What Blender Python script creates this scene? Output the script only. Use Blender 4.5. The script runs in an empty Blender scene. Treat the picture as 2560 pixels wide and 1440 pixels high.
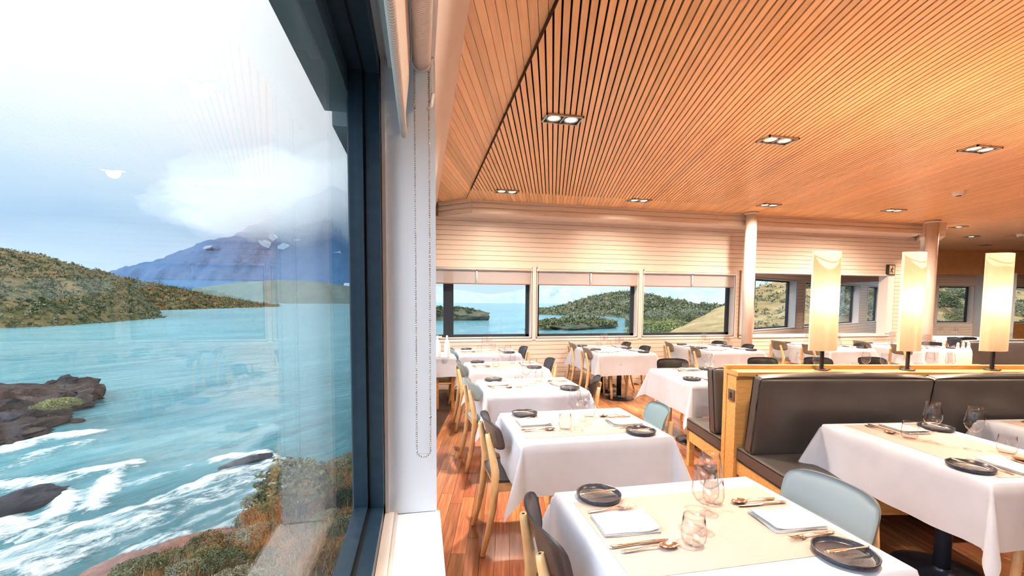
import bpy, bmesh, math, random
from mathutils import Vector, Matrix, noise as mnoise
random.seed(7)
S = bpy.context.scene
COL = S.collection
PI = math.pi
rad = math.radians

# ------------------------------------------------------------------ camera
CAM = Vector((0, 0, 1.56))
FPX, PPX, PPY = 1104.0, 1280.0, 818.0
_y, _p, _r = rad(11.67), rad(-3.52), rad(0.4)
FW = Vector((math.sin(_y)*math.cos(_p), math.cos(_y)*math.cos(_p), math.sin(_p)))
_rt = Vector((math.cos(_y), -math.sin(_y), 0)); _up = _rt.cross(FW)
RT = _rt*math.cos(_r) + _up*math.sin(_r)
UP = _up*math.cos(_r) - _rt*math.sin(_r)
cd = bpy.data.cameras.new('camera'); co = bpy.data.objects.new('camera', cd); COL.objects.link(co)
cd.sensor_width = 36; cd.lens = FPX/2560*36; cd.shift_y = (PPY-720)/2560
cd.clip_start = 0.02; cd.clip_end = 20000
mw = Matrix.Identity(4)
for i in range(3):
    mw[i][0] = RT[i]; mw[i][1] = UP[i]; mw[i][2] = -FW[i]; mw[i][3] = CAM[i]
co.matrix_world = mw
S.camera = co

def ray(px, py): return FW + RT*((px-PPX)/FPX) + UP*((PPY-py)/FPX)
def on_z(px, py, z):
    d = ray(px, py); return CAM + d*((z-CAM.z)/d.z)
def on_w(px, py, w): return CAM + ray(px, py)*w

# ------------------------------------------------------------------ world: overcast sky
W = bpy.data.worlds.new('sky'); S.world = W; W.use_nodes = True
nt = W.node_tree; nt.nodes.clear()
tc = nt.nodes.new('ShaderNodeTexCoord'); sep = nt.nodes.new('ShaderNodeSeparateXYZ')
nt.links.new(tc.outputs['Generated'], sep.inputs[0])
cn = nt.nodes.new('ShaderNodeTexNoise'); cn.inputs['Scale'].default_value = 2.2; cn.inputs['Detail'].default_value = 5
mpw = nt.nodes.new('ShaderNodeMapping'); mpw.inputs['Scale'].default_value = (1, 1, 3.2)
nt.links.new(tc.outputs['Generated'], mpw.inputs[0]); nt.links.new(mpw.outputs[0], cn.inputs['Vector'])
ma = nt.nodes.new('ShaderNodeMath'); ma.operation = 'MULTIPLY_ADD'; ma.inputs[1].default_value = 0.14; ma.inputs[2].default_value = -0.07
nt.links.new(cn.outputs['Fac'], ma.inputs[0])
ad = nt.nodes.new('ShaderNodeMath'); ad.operation = 'ADD'
nt.links.new(sep.outputs['Z'], ad.inputs[0]); nt.links.new(ma.outputs[0], ad.inputs[1])
cr = nt.nodes.new('ShaderNodeValToRGB')
nt.links.new(ad.outputs[0], cr.inputs[0])
e = cr.color_ramp.elements
e[0].position = 0.0; e[0].color = (0.36, 0.47, 0.57, 1)
e[1].position = 1.0; e[1].color = (1.15, 1.15, 1.15, 1)
for pos, c in ((0.05, (0.34, 0.46, 0.57, 1)), (0.12, (0.24, 0.37, 0.50, 1)), (0.20, (0.37, 0.47, 0.55, 1)), (0.30, (0.52, 0.57, 0.61, 1)), (0.42, (0.62, 0.64, 0.65, 1)), (0.70, (0.92, 0.92, 0.92, 1))):
    q = e.new(pos); q.color = c
bg = nt.nodes.new('ShaderNodeBackground'); bg.inputs['Strength'].default_value = 0.95
wo = nt.nodes.new('ShaderNodeOutputWorld')
nt.links.new(cr.outputs[0], bg.inputs[0]); nt.links.new(bg.outputs[0], wo.inputs[0])

S.view_settings.view_transform = 'Standard'; S.view_settings.look = 'None'
S.view_settings.gamma = 1.0; S.view_settings.use_curve_mapping = False
S.view_settings.exposure = 1.08
cy = S.cycles
cy.max_bounces = 6; cy.diffuse_bounces = 3; cy.glossy_bounces = 2; cy.transmission_bounces = 3
cy.transparent_max_bounces = 12; cy.volume_bounces = 2
cy.use_adaptive_sampling = True; cy.adaptive_threshold = 0.12; cy.adaptive_min_samples = 12
cy.caustics_reflective = False; cy.caustics_refractive = False
cy.sample_clamp_indirect = 3.0; cy.blur_glossy = 1.0

# soft sun behind the cloud cover
sd = bpy.data.lights.new('veiled_sun', 'SUN'); sd.energy = 2.4; sd.angle = rad(50); sd.color = (0.86, 0.94, 1.0)
so = bpy.data.objects.new('veiled_sun', sd); COL.objects.link(so); so.rotation_euler = (rad(20), rad(-52), 0)
LAMP_W = 84.0      # one twin ceiling downlight
SHADE_W = 2.6  # bulb inside a partition lamp
UPFILL_W = 3.0        # extra spot over each shade, added to lift the ceiling
WARM = (1.0, 0.79, 0.59)

# ------------------------------------------------------------------ materials
MAT = {}
class NT:
    def __init__(self, name):
        self.m = bpy.data.materials.new(name); self.m.use_nodes = True; MAT[name] = self.m
        self.t = self.m.node_tree; self.t.nodes.clear()
        self.out = self.n('OutputMaterial')
    def n(self, kind, **kw):
        x = self.t.nodes.new('ShaderNode'+kind)
        for k, v in kw.items():
            if k in x.inputs: x.inputs[k].default_value = v
            else: setattr(x, k, v)
        return x
    def l(self, a, b): self.t.links.new(a, b)
    def bsdf(self, color=(.8,.8,.8), rough=.5, metal=0, spec=.5, **kw):
        b = self.n('BsdfPrincipled'); b.inputs['Base Color'].default_value = (*color, 1)
        b.inputs['Roughness'].default_value = rough; b.inputs['Metallic'].default_value = metal
        b.inputs['Specular IOR Level'].default_value = spec
        for k, v in kw.items(): b.inputs[k.replace('_', ' ')].default_value = v
        self.l(b.outputs[0], self.out.inputs[0]); self.b = b
        return b
    def coord(self, kind='Object', scale=(1,1,1), rot=(0,0,0)):
        t = self.n('TexCoord'); mp = self.n('Mapping')
        mp.inputs['Scale'].default_value = scale; mp.inputs['Rotation'].default_value = rot
        self.l(t.outputs[kind], mp.inputs[0]); return mp.outputs[0]
    def noise(self, vec, scale, detail=3, rough=.5):
        x = self.n('TexNoise'); x.inputs['Scale'].default_value = scale; x.inputs['Detail'].default_value = detail
        x.inputs['Roughness'].default_value = rough
        if vec: self.l(vec, x.inputs['Vector'])
        return x.outputs['Fac']
    def ramp(self, fac, stops):
        r = self.n('ValToRGB'); e = r.color_ramp.elements
        e[0].position, e[0].color = stops[0][0], (*stops[0][1], 1); e[1].position, e[1].color = stops[-1][0], (*stops[-1][1], 1)
        for p, c in stops[1:-1]:
            q = e.new(p); q.color = (*c, 1)
        self.l(fac, r.inputs[0]); return r.outputs[0]
    def mix(self, fac, a, b, mode='MIX'):
        x = self.n('MixRGB', blend_type=mode)
        for s, v in ((0, fac), (1, a), (2, b)):
            if isinstance(v, (int, float)): x.inputs[s].default_value = v
            elif isinstance(v, tuple): x.inputs[s].default_value = (*v, 1)
            else: self.l(v, x.inputs[s])
        return x.outputs[0]
    def bump(self, h, strength=.3, dist=.01):
        b = self.n('Bump'); b.inputs['Strength'].default_value = strength; b.inputs['Distance'].default_value = dist
        self.l(h, b.inputs['Height']); self.l(b.outputs[0], self.b.inputs['Normal']); return b
    def math(self, op, a, b=None):
        x = self.n('Math', operation=op)
        for s, v in ((0, a), (1, b)):
            if v is None: continue
            if isinstance(v, (int, float)): x.inputs[s].default_value = v
            else: self.l(v, x.inputs[s])
        return x.outputs[0]

def simple(name, color, rough=.5, metal=0, spec=.5, nz=None, **kw):
    t = NT(name); t.bsdf(color, rough, metal, spec, **kw)
    if nz:
        sc, amt = nz
        f = t.noise(t.coord('Object'), sc, 3)
        c2 = tuple(max(0, c*(1-amt)) for c in color); c1 = tuple(min(1, c*(1+amt)) for c in color)
        t.l(t.ramp(f, [(.3, c2), (.7, c1)]), t.b.inputs['Base Color'])
    return t

def wood(name, stops, grain=(1, 14, 14), scale=3.0, rough=.35, vary=.25, spec=.5, hue=0.0):
    """grain runs along the object's x axis; every piece gets its own tone"""
    t = NT(name); t.bsdf((.5,.3,.1), rough, 0, spec)
    oi = t.n('ObjectInfo')
    tcn = t.n('TexCoord'); add = t.n('VectorMath', operation='ADD'); cmb = t.n('CombineXYZ')
    k = t.math('MULTIPLY', oi.outputs['Random'], 37.0)
    t.l(k, cmb.inputs[0]); t.l(k, cmb.inputs[1]); t.l(tcn.outputs['Object'], add.inputs[0]); t.l(cmb.outputs[0], add.inputs[1])
    mp = t.n('Mapping'); mp.inputs['Scale'].default_value = grain; t.l(add.outputs[0], mp.inputs[0])
    f = t.noise(mp.outputs[0], scale, 6, .62)
    col = t.ramp(f, stops)
    hsv = t.n('HueSaturation'); t.l(col, hsv.inputs['Color'])
    v = t.math('MULTIPLY_ADD', oi.outputs['Random'], vary); v.node.inputs[2].default_value = 1-vary/2
    t.l(v, hsv.inputs['Value'])
    if hue:
        r2 = t.math('FRACT', t.math('MULTIPLY', oi.outputs['Random'], 7.31))
        hh = t.math('MULTIPLY_ADD', r2, hue); hh.node.inputs[2].default_value = .5-hue/2
        t.l(hh, hsv.inputs['Hue'])
    t.l(hsv.outputs[0], t.b.inputs['Base Color'])
    t.bump(f, .06, .004)
    return t

wood('ceiling_slat_wood', [(.3, (.82,.46,.21)), (.52, (.90,.54,.26)), (.75, (.94,.60,.31))], (1.2, 16, 16), 2.2, .3, .22)
wood('ceiling_board_wood', [(.3, (.80,.46,.22)), (.52, (.87,.53,.27)), (.75, (.92,.60,.32))], (1.2, 16, 16), 2.2, .38, .3)
wood('floor_wood', [(.28, (.20,.070,.034)), (.5, (.32,.128,.060)), (.72, (.45,.205,.10))], (1.3, 26, 26), 1.6, .2, .62, .5, .022)
wood('birch_wood', [(.3, (.60,.40,.20)), (.55, (.70,.49,.26)), (.75, (.78,.58,.34))], (1, 1, 1), 9.0, .42, .12)
wood('oak_wood', [(.3, (.50,.265,.085)), (.55, (.62,.36,.13)), (.75, (.70,.44,.19))], (1.2, 12, 12), 4.0, .4, .15)
wood('panel_wood', [(.3, (.33,.13,.035)), (.55, (.45,.2,.06)), (.75, (.52,.26,.09))], (1.2, 9, 9), 3.0, .4, .15)
simple('backing_dark', (.035, .014, .007), .9)
simple('joint_shadow_dark', (.05, .022, .012), .9)  # dark tone under floor joints and for the painted slat shadow line

t = NT('siding_paint'); t.bsdf((.83,.66,.55), .38, 0, .5)
oi = t.n('ObjectInfo'); f = t.noise(t.coord('Object', (1,8,8)), 3.0, 3)
c = t.ramp(f, [(.3, (.72,.62,.55)), (.7, (.76,.66,.59))]); t.l(c, t.b.inputs['Base Color'])
simple('siding_joint', (.34, .20, .14), .8)
simple('white_trim', (.74, .72, .72), .35)
simple('white_paint', (.70, .74, .81), .45)
simple('soffit_paint', (.92, .87, .86), .5)
simple('frame_dark', (.012, .028, .048), .35, nz=(30, .2))
simple('frame_grey', (.12, .155, .175), .5)
simple('frame_back', (.018, .028, .042), .4)
simple('white_plastic', (.85, .83, .82), .35)
simple('brushed_metal', (.55, .53, .51), .32, 1.0)
simple('dark_metal', (.05, .05, .058), .35, .6)
simple('column_metal', (.07, .095, .15), .28, .6)
simple('column_paint', (.70, .62, .57), .28)
simple('black_base', (.012, .011, .012), .22)
simple('steel', (.78, .70, .63), .16, 1.0)
simple('chain_metal', (.50, .45, .42), .3, 1.0)
simple('stoneware', (.030, .034, .050), .28, nz=(140, .5))
simple('napkin_cloth', (.58, .58, .61), .9, nz=(60, .03))
simple('plastic_dark', (.035, .028, .030), .34)
simple('plastic_black', (.012, .011, .012), .3)
simple('plastic_navy', (.030, .035, .050), .3)
simple('plastic_blue_grey', (.25, .32, .365), .38)
simple('plastic_sage', (.17, .215, .215), .4)
simple('plastic_mint', (.20, .30, .34), .38)
simple('plastic_taupe', (.20, .175, .15), .42)
simple('switch_metal', (.20, .16, .12), .35, .7)
simple('emit_bulb', (1, .9, .75), .4, 0, .5, Emission_Color=(1, .86, .62, 1), Emission_Strength=7.0)
simple('reflector', (.75, .66, .52), .25, .8)
simple('sign_black', (.02, .02, .015), .5)
simple('sign_cream', (.78, .66, .48), .5)
simple('wire_black', (.01, .01, .01), .5)

t = NT('linen'); t.bsdf((.86,.83,.83), .85, 0, .2, Sheen_Weight=.15)
v = t.coord('Object'); f = t.noise(v, 9.0, 4); f2 = t.noise(t.coord('Object', (160, 160, 60)), 4, 1)
t.l(t.ramp(f, [(.3, (.45,.485,.575)), (.7, (.485,.52,.61))]), t.b.inputs['Base Color'])
f3 = t.noise(t.coord('Object', (1.5, 1.5, 3)), 2.6, 2, .4); f4 = t.noise(t.coord('Object', (7, 7, 1.2)), 1.6, 1, .4)
t.bump(t.math('ADD', t.math('ADD', f3, t.math('MULTIPLY', f4, .6)), t.math('MULTIPLY', f2, .0)), .30, .014)

t = NT('runner_weave'); t.bsdf((.62,.50,.40), .8, 0, .25)
w1 = t.n('TexWave', wave_type='BANDS', bands_direction='Y'); w1.inputs['Scale'].default_value = 62; w1.inputs['Distortion'].default_value = 1.6
w1.inputs['Detail'].default_value = 2; w1.inputs['Detail Scale'].default_value = 1.2
t.l(t.coord('Object'), w1.inputs['Vector'])
t.l(t.ramp(w1.outputs['Fac'], [(.1, (.45,.35,.315)), (.9, (.55,.44,.395))]), t.b.inputs['Base Color']); t.bump(w1.outputs['Fac'], .15, .001)

t = NT('leather'); t.bsdf((.10,.083,.074), .36, 0, .5)
f = t.noise(t.coord('Object'), 260, 3); f2 = t.noise(t.coord('Object'), 4, 3)
t.l(t.ramp(f2, [(.3, (.050,.045,.045)), (.7, (.066,.058,.057))]), t.b.inputs['Base Color']); t.bump(f, .12, .002)

def thin_glass(name, tint=(1,1,1), ior=1.45, boost=1.0, rough=0.0):
    t = NT(name); fr = t.n('LayerWeight')      # Schlick reflectance of a thin clear sheet, same from both sides
    f0 = ((ior-1)/(ior+1))**2
    tr = t.n('BsdfTransparent'); tr.inputs[0].default_value = (*tint, 1)
    gl = t.n('BsdfGlossy'); gl.inputs['Roughness'].default_value = rough
    mx = t.n('MixShader'); sch = t.math('MULTIPLY_ADD', t.math('POWER', fr.outputs['Facing'], 5.0), 1-f0); sch.node.inputs[2].default_value = f0
    fac = t.math('MINIMUM', t.math('MULTIPLY', sch, boost), 1.0)
    t.l(fac, mx.inputs[0]); t.l(tr.outputs[0], mx.inputs[1]); t.l(gl.outputs[0], mx.inputs[2]); t.l(mx.outputs[0], t.out.inputs[0])
thin_glass('pane_glass', (.975, .985, .99), 1.5, .62)
thin_glass('table_glass', (.985, .982, .98), 1.5, 1.3)

t = NT('bottle_frost'); b = t.bsdf((.86,.85,.85), .35, 0, .5)
tl = t.n('BsdfTranslucent'); tl.inputs[0].default_value = (.9,.88,.87,1)
mx = t.n('MixShader'); mx.inputs[0].default_value = .35
t.l(b.outputs[0], mx.inputs[1]); t.l(tl.outputs[0], mx.inputs[2]); t.l(mx.outputs[0], t.out.inputs[0])

t = NT('shade_cloth')
df = t.n('BsdfDiffuse'); tl = t.n('BsdfTranslucent'); mx = t.n('MixShader'); mx.inputs[0].default_value = .55
f = t.noise(t.coord('Object', (1, 1, .15)), 260, 2)
c = t.ramp(f, [(.3, (.84,.74,.58)), (.7, (.90,.81,.66))]); t.l(c, df.inputs[0]); t.l(c, tl.inputs[0])
t.l(df.outputs[0], mx.inputs[1]); t.l(tl.outputs[0], mx.inputs[2]); t.l(mx.outputs[0], t.out.inputs[0])

def blind_mat(name, c, opaque):
    t = NT(name)
    df = t.n('BsdfDiffuse'); df.inputs[0].default_value = (*c, 1); tl = t.n('BsdfTranslucent'); tl.inputs[0].default_value = (*c, 1)
    mx = t.n('MixShader'); mx.inputs[0].default_value = .5
    tr = t.n('BsdfTransparent'); m2 = t.n('MixShader'); m2.inputs[0].default_value = opaque
    t.l(df.outputs[0], mx.inputs[1]); t.l(tl.outputs[0], mx.inputs[2])
    t.l(tr.outputs[0], m2.inputs[1]); t.l(mx.outputs[0], m2.inputs[2]); t.l(m2.outputs[0], t.out.inputs[0])
blind_mat('blind_sheer', (.80, .70, .66), .72)
t = NT('blind_weave'); t.bsdf((.86,.80,.75), .8)
w1 = t.n('TexWave', wave_type='BANDS', bands_direction='Y'); w1.inputs['Scale'].default_value = 38
t.l(t.coord('Object'), w1.inputs['Vector'])
t.l(t.ramp(w1.outputs['Fac'], [(.05, (.60,.52,.47)), (.4, (.86,.80,.75))]), t.b.inputs['Base Color']); t.bump(w1.outputs['Fac'], .18, .001)

# landscape materials
t = NT('water'); t.bsdf((.03,.30,.40), .12, 0, .5); t.b.inputs['IOR'].default_value = 1.33
geo = t.n('NewGeometry'); pos = geo.outputs['Position']
mpf = t.n('Mapping', vector_type='TEXTURE'); mpf.inputs['Rotation'].default_value = (0, 0, rad(50)); t.l(pos, mpf.inputs[0])
mps = t.n('Mapping'); mps.inputs['Scale'].default_value = (.20, 1.0, 1); t.l(mpf.outputs[0], mps.inputs[0])   # streaks along the current
mpw_ = t.n('Mapping'); mpw_.inputs['Scale'].default_value = (.5, 1.3, 1); t.l(mpf.outputs[0], mpw_.inputs[0])
n1 = t.noise(mps.outputs[0], .42, 8, .62); n2 = t.noise(mpw_.outputs[0], 1.3, 6, .7); n3 = t.noise(mps.outputs[0], .05, 3)
sp = t.n('SeparateXYZ'); t.l(pos, sp.inputs[0])
def lin(x, a, b, clamp=True):
    r = t.n('MapRange'); r.inputs['From Min'].default_value = a; r.inputs['From Max'].default_value = b; t.l(x, r.inputs[0]); return r.outputs[0]
# rapids lie on the near reach of the river; across the current they fade into smooth water
vl = t.n('VectorMath', operation='LENGTH'); t.l(pos, vl.inputs[0])
near = lin(vl.outputs['Value'], 46, 27)
foam0 = t.math('ADD', t.math('MULTIPLY', n1, .75), t.math('MULTIPLY', n2, .33))
thr = t.math('SUBTRACT', foam0, t.math('SUBTRACT', .80, t.math('MULTIPLY', near, .26)))
fa = t.n('Attribute'); fa.attribute_name = 'foam'
n4 = t.noise(mpw_.outputs[0], 3.6, 5, .7)
lace = t.math('ADD', t.math('MULTIPLY', foam0, .75), t.math('MULTIPLY', n4, .62))
thr2 = t.math('ADD', t.math('SUBTRACT', lace, 1.03), t.math('MULTIPLY', fa.outputs['Fac'], .44))
foam = t.math('MAXIMUM', t.math('MULTIPLY', lin(thr, -.02, .09), .55), lin(thr2, -.08, .13))
silt = t.math('ADD', t.math('MULTIPLY', n1, .6), t.math('MULTIPLY', n3, .4))
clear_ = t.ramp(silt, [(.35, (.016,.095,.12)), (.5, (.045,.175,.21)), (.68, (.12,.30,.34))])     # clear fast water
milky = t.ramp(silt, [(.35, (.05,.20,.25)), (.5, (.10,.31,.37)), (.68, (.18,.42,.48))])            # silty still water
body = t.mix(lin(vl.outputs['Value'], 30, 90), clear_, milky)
t.l(t.mix(foam, body, (.80,.88,.90)), t.b.inputs['Base Color'])
rr = t.mix(foam, (.14,.14,.14), (.8,.8,.8)); t.l(rr, t.b.inputs['Roughness'])
mpr = t.n('Mapping'); mpr.inputs['Scale'].default_value = (.35, 1.6, 1); t.l(mpf.outputs[0], mpr.inputs[0])
rip = t.noise(mpr.outputs[0], .9, 6, .6)
hh = t.math('ADD', rip, t.math('MULTIPLY', foam, .8)); t.bump(hh, .55, .5)

def land(name, stops, scale, bump_d, scale2=None):
    t = NT(name); t.bsdf((.2,.2,.1), .95, 0, .1)
    v = t.coord('Object'); a = t.noise(v, scale, 10, .68); b2 = t.noise(v, scale*9, 6, .7)
    f = t.math('ADD', t.math('MULTIPLY', a, .6), t.math('MULTIPLY', b2, .4))
    t.l(t.ramp(f, stops), t.b.inputs['Base Color']); t.bump(f, .9, bump_d)
    return t
land('hill_scrub', [(.32, (.035,.05,.022)), (.42, (.085,.095,.04)), (.5, (.17,.135,.065)), (.58, (.23,.175,.09)), (.68, (.12,.115,.05)), (.78, (.30,.24,.14))], .06, 2.0)
land('shore_scrub', [(.32, (.045,.055,.04)), (.45, (.085,.095,.065)), (.56, (.14,.13,.095)), (.68, (.18,.175,.13)), (.8, (.26,.23,.17))], .06, 2.0)
land('low_hill_green', [(.32, (.05,.085,.085)), (.5, (.10,.145,.135)), (.7, (.17,.18,.15))], .03, 3.0)
land('slope_dry', [(.32, (.10,.085,.04)), (.45, (.30,.22,.10)), (.58, (.46,.36,.20)), (.75, (.60,.52,.34))], .35, .4)
land('bank_brown', [(.32, (.035,.038,.012)), (.45, (.12,.065,.022)), (.56, (.24,.115,.04)), (.72, (.34,.19,.085))], 1.1, .15)
land('rock_dark', [(.32, (.018,.016,.018)), (.5, (.055,.047,.047)), (.62, (.11,.075,.06)), (.78, (.16,.14,.13))], .7, .3)
land('rock_wet', [(.3, (.02,.025,.035)), (.55, (.06,.062,.075)), (.8, (.12,.11,.115))], 1.4, .15)
land('rock_red', [(.3, (.09,.05,.045)), (.55, (.26,.15,.125)), (.8, (.42,.33,.30))], .9, .15)
land('mountain_haze_blue', [(.3, (.030,.085,.19)), (.5, (.052,.125,.25)), (.7, (.08,.165,.30))], .0016, 60)  # blue of the distance haze is put into the base colour
land('far_range_haze', [(.3, (.30,.45,.52)), (.5, (.42,.56,.62)), (.7, (.60,.66,.66))], .004, 40)  # pale blue-green haze painted into the range's base colour
simple('snow', (.80, .87, .93), .8)
simple('leaf_olive', (.115, .125, .050), .8, nz=(.8, .5))
simple('leaf_green', (.055, .078, .030), .8, nz=(.8, .5))
simple('leaf_grey', (.19, .20, .13), .85, nz=(.8, .4))
simple('leaf_rust', (.22, .115, .035), .85, nz=(.8, .4))
simple('leaf_lime', (.20, .215, .075), .8, nz=(.8, .4))
simple('bark', (.10, .07, .045), .9)
t = NT('cloud_volume'); vs = t.n('VolumeScatter'); vs.inputs['Color'].default_value = (.80,.87,.94,1); vs.inputs['Density'].default_value = .0007
t.l(vs.outputs[0], t.out.inputs['Volume'])

# ------------------------------------------------------------------ mesh helpers
class MB:
    def __init__(self): self.v = []; self.f = []; self.smooth = set()
    def add(self, vs, fs, smooth=False):
        o = len(self.v); self.v += [tuple(x) for x in vs]
        for f in fs:
            if smooth: self.smooth.add(len(self.f))
            self.f.append(tuple(i+o for i in f))
        return self
    def box(self, x0, x1, y0, y1, z0, z1):
        return self.add([(x0,y0,z0),(x1,y0,z0),(x1,y1,z0),(x0,y1,z0),(x0,y0,z1),(x1,y0,z1),(x1,y1,z1),(x0,y1,z1)],
                        [(0,3,2,1),(4,5,6,7),(0,1,5,4),(1,2,6,5),(2,3,7,6),(3,0,4,7)])
    def prism(self, poly, z0, z1):
        n = len(poly)
        return self.add([(x,y,z0) for x,y in poly]+[(x,y,z1) for x,y in poly],
                        [tuple(range(n-1,-1,-1)), tuple(range(n,2*n))]+[(i,(i+1)%n,n+(i+1)%n,n+i) for i in range(n)])
    def hexa(self, p):   # 8 points, bottom 0-3, top 4-7
        return self.add(p, [(0,3,2,1),(4,5,6,7),(0,1,5,4),(1,2,6,5),(2,3,7,6),(3,0,4,7)])
    def lathe(self, prof, n=24, c=(0,0,0), smooth=True, cap0=True, cap1=False):
        o = []
        for r, z in prof:
            for k in range(n):
                a = 2*PI*k/n; o.append((c[0]+r*math.cos(a), c[1]+r*math.sin(a), c[2]+z))
        fs = []
        for i in range(len(prof)-1):
            for k in range(n):
                k2 = (k+1) % n; fs.append((i*n+k, i*n+k2, (i+1)*n+k2, (i+1)*n+k))
        self.add(o, fs, smooth)
        base = len(self.v)-len(o)
        if cap0: self.f.append(tuple(base+k for k in range(n-1,-1,-1)))
        if cap1: self.f.append(tuple(base+(len(prof)-1)*n+k for k in range(n)))
        return self
    def tube(self, pts, radii, n=8, squash=None, smooth=True, caps=True):
        pts = [Vector(p) for p in pts]
        if not isinstance(radii, (list, tuple)): radii = [radii]*len(pts)
        o = []; ref = Vector((0,0,1))
        d0 = (pts[-1]-pts[0]).normalized()
        if abs(d0.z) > .9: ref = Vector((1,0,0))
        for i, p in enumerate(pts):
            d = (pts[min(i+1,len(pts)-1)]-pts[max(i-1,0)]).normalized()
            a = d.cross(ref).normalized(); b = a.cross(d).normalized()
            r = radii[i]; sa, sb = squash if squash else (1,1)
            for k in range(n):
                t = 2*PI*(k+.5)/n; o.append(p + a*(r*sa*math.cos(t)) + b*(r*sb*math.sin(t)))
        m = len(pts); fs = [(i*n+k, i*n+(k+1)%n, (i+1)*n+(k+1)%n, (i+1)*n+k) for i in range(m-1) for k in range(n)]
        base = len(self.v)
        self.add(o, fs, smooth)
        if caps:
            self.f.append(tuple(base+k for k in range(n-1,-1,-1))); self.f.append(tuple(base+(m-1)*n+k for k in range(n)))
        return self
    def grid(self, nx, ny, fn, smooth=True):
        o = [fn(i/nx, j/ny) for j in range(ny+1) for i in range(nx+1)]
        return self.add(o, [(j*(nx+1)+i, j*(nx+1)+i+1, (j+1)*(nx+1)+i+1, (j+1)*(nx+1)+i) for j in range(ny) for i in range(nx)], smooth)
    def ball(self, c, r, n=8, m=6, sq=(1,1,1)):
        pr = [(math.sin(PI*i/m), -math.cos(PI*i/m)) for i in range(m+1)]
        vs = [(c[0]+r*sq[0]*a*math.cos(2*PI*k/n), c[1]+r*sq[1]*a*math.sin(2*PI*k/n), c[2]+r*sq[2]*z) for a, z in pr for k in range(n)]
        return self.add(vs, [(i*n+k, i*n+(k+1)%n, (i+1)*n+(k+1)%n, (i+1)*n+k) for i in range(m) for k in range(n)], True)
    def xf(self, m):
        self.v = [tuple(m @ Vector(p)) for p in self.v]; return self
    def mesh(self, name, mat):
        me = bpy.data.meshes.new(name); me.from_pydata(self.v, [], self.f); me.update()
        if self.smooth:
            fl = [i in self.smooth for i in range(len(self.f))]
            me.polygons.foreach_set('use_smooth', fl)
        me.materials.append(MAT[mat]); return me
    def build(self, name, mat, parent=None, loc=None, rz=0):
        o = bpy.data.objects.new(name, self.mesh(name, mat)); COL.objects.link(o)
        if parent: o.parent = parent
        if loc is not None: o.location = loc
        if rz: o.rotation_euler.z = rz
        return o

def rbox(sx, sy, sz, r, seg=3, puff=0.0, sub=0):
    """rounded box centred on its base"""
    bm = bmesh.new(); bmesh.ops.create_cube(bm, size=1)
    bmesh.ops.scale(bm, vec=(sx, sy, sz), verts=bm.verts)
    if sub: bmesh.ops.subdivide_edges(bm, edges=bm.edges[:], cuts=sub, use_grid_fill=True)
    if puff:
        for v in bm.verts:
            ux, uy, uz = v.co.x/(sx/2), v.co.y/(sy/2), v.co.z/(sz/2)
            if abs(uz) > .99: v.co.z += (1 if uz > 0 else -1)*puff*(1-ux*ux)*(1-uy*uy)
            if abs(uy) > .99: v.co.y += (1 if uy > 0 else -1)*puff*(1-ux**4)*(1-uz*uz)
    ed = [e for e in bm.edges if len(e.link_faces) == 2 and e.calc_face_angle(0) > .7]
    bmesh.ops.bevel(bm, geom=ed, offset=r, segments=seg, affect='EDGES', profile=.5)
    bmesh.ops.translate(bm, verts=bm.verts, vec=(0, 0, sz/2))
    m = MB(); bm.verts.index_update()
    m.add([v.co[:] for v in bm.verts], [tuple(v.index for v in f.verts) for f in bm.faces], True); bm.free()
    return m

def tag(o, label=None, cat=None, group=None, kind=None):
    if label: o['label'] = label
    if cat: o['category'] = cat
    if group: o['group'] = group
    if kind: o['kind'] = kind
    return o
def empty(name, loc=(0,0,0), rz=0, label=None, cat=None, group=None, kind=None):
    o = bpy.data.objects.new(name, None); COL.objects.link(o); o.location = loc; o.rotation_euler.z = rz
    o.empty_display_size = .05
    return tag(o, label, cat, group, kind)
def copy_tree(o, parent=None, swap=None):
    c = o.copy(); COL.objects.link(c); c.parent = parent
    if swap and c.type == 'MESH' and o.name.split('.')[0] in swap: c.data = swap[o.name.split('.')[0]]
    for ch in o.children: copy_tree(ch, c, swap)
    return c

# ================================================================== STRUCTURE
ZC = 3.20                    # ceiling boards
YB = 7.69                    # back wall face
Xd, Yd = Vector((1,0,0)), Vector((0,1,0))
def obox(m, p0, d, n, t0, t1, a0, a1, z0, z1):
    """box along wall direction d, depth a along the inward normal n"""
    P = lambda t, a, z: (p0[0]+d[0]*t+n[0]*a, p0[1]+d[1]*t+n[1]*a, z)
    m.hexa([P(t0,a0,z0),P(t1,a0,z0),P(t1,a1,z0),P(t0,a1,z0),P(t0,a0,z1),P(t1,a0,z1),P(t1,a1,z1),P(t0,a1,z1)])
    return m
def wall_core(p0, d, n, t0, t1, z0, z1, holes, thick):
    m = MB(); cur = t0
    for (h0, h1, b0, b1) in sorted(holes):
        if h0 > cur: obox(m, p0, d, n, cur, h0, -thick, 0, z0, z1)
        if b0 > z0: obox(m, p0, d, n, h0, h1, -thick, 0, z0, b0)
        if b1 < z1: obox(m, p0, d, n, h0, h1, -thick, 0, b1, z1)
        cur = h1
    if cur < t1: obox(m, p0, d, n, cur, t1, -thick, 0, z0, z1)
    return m
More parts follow.
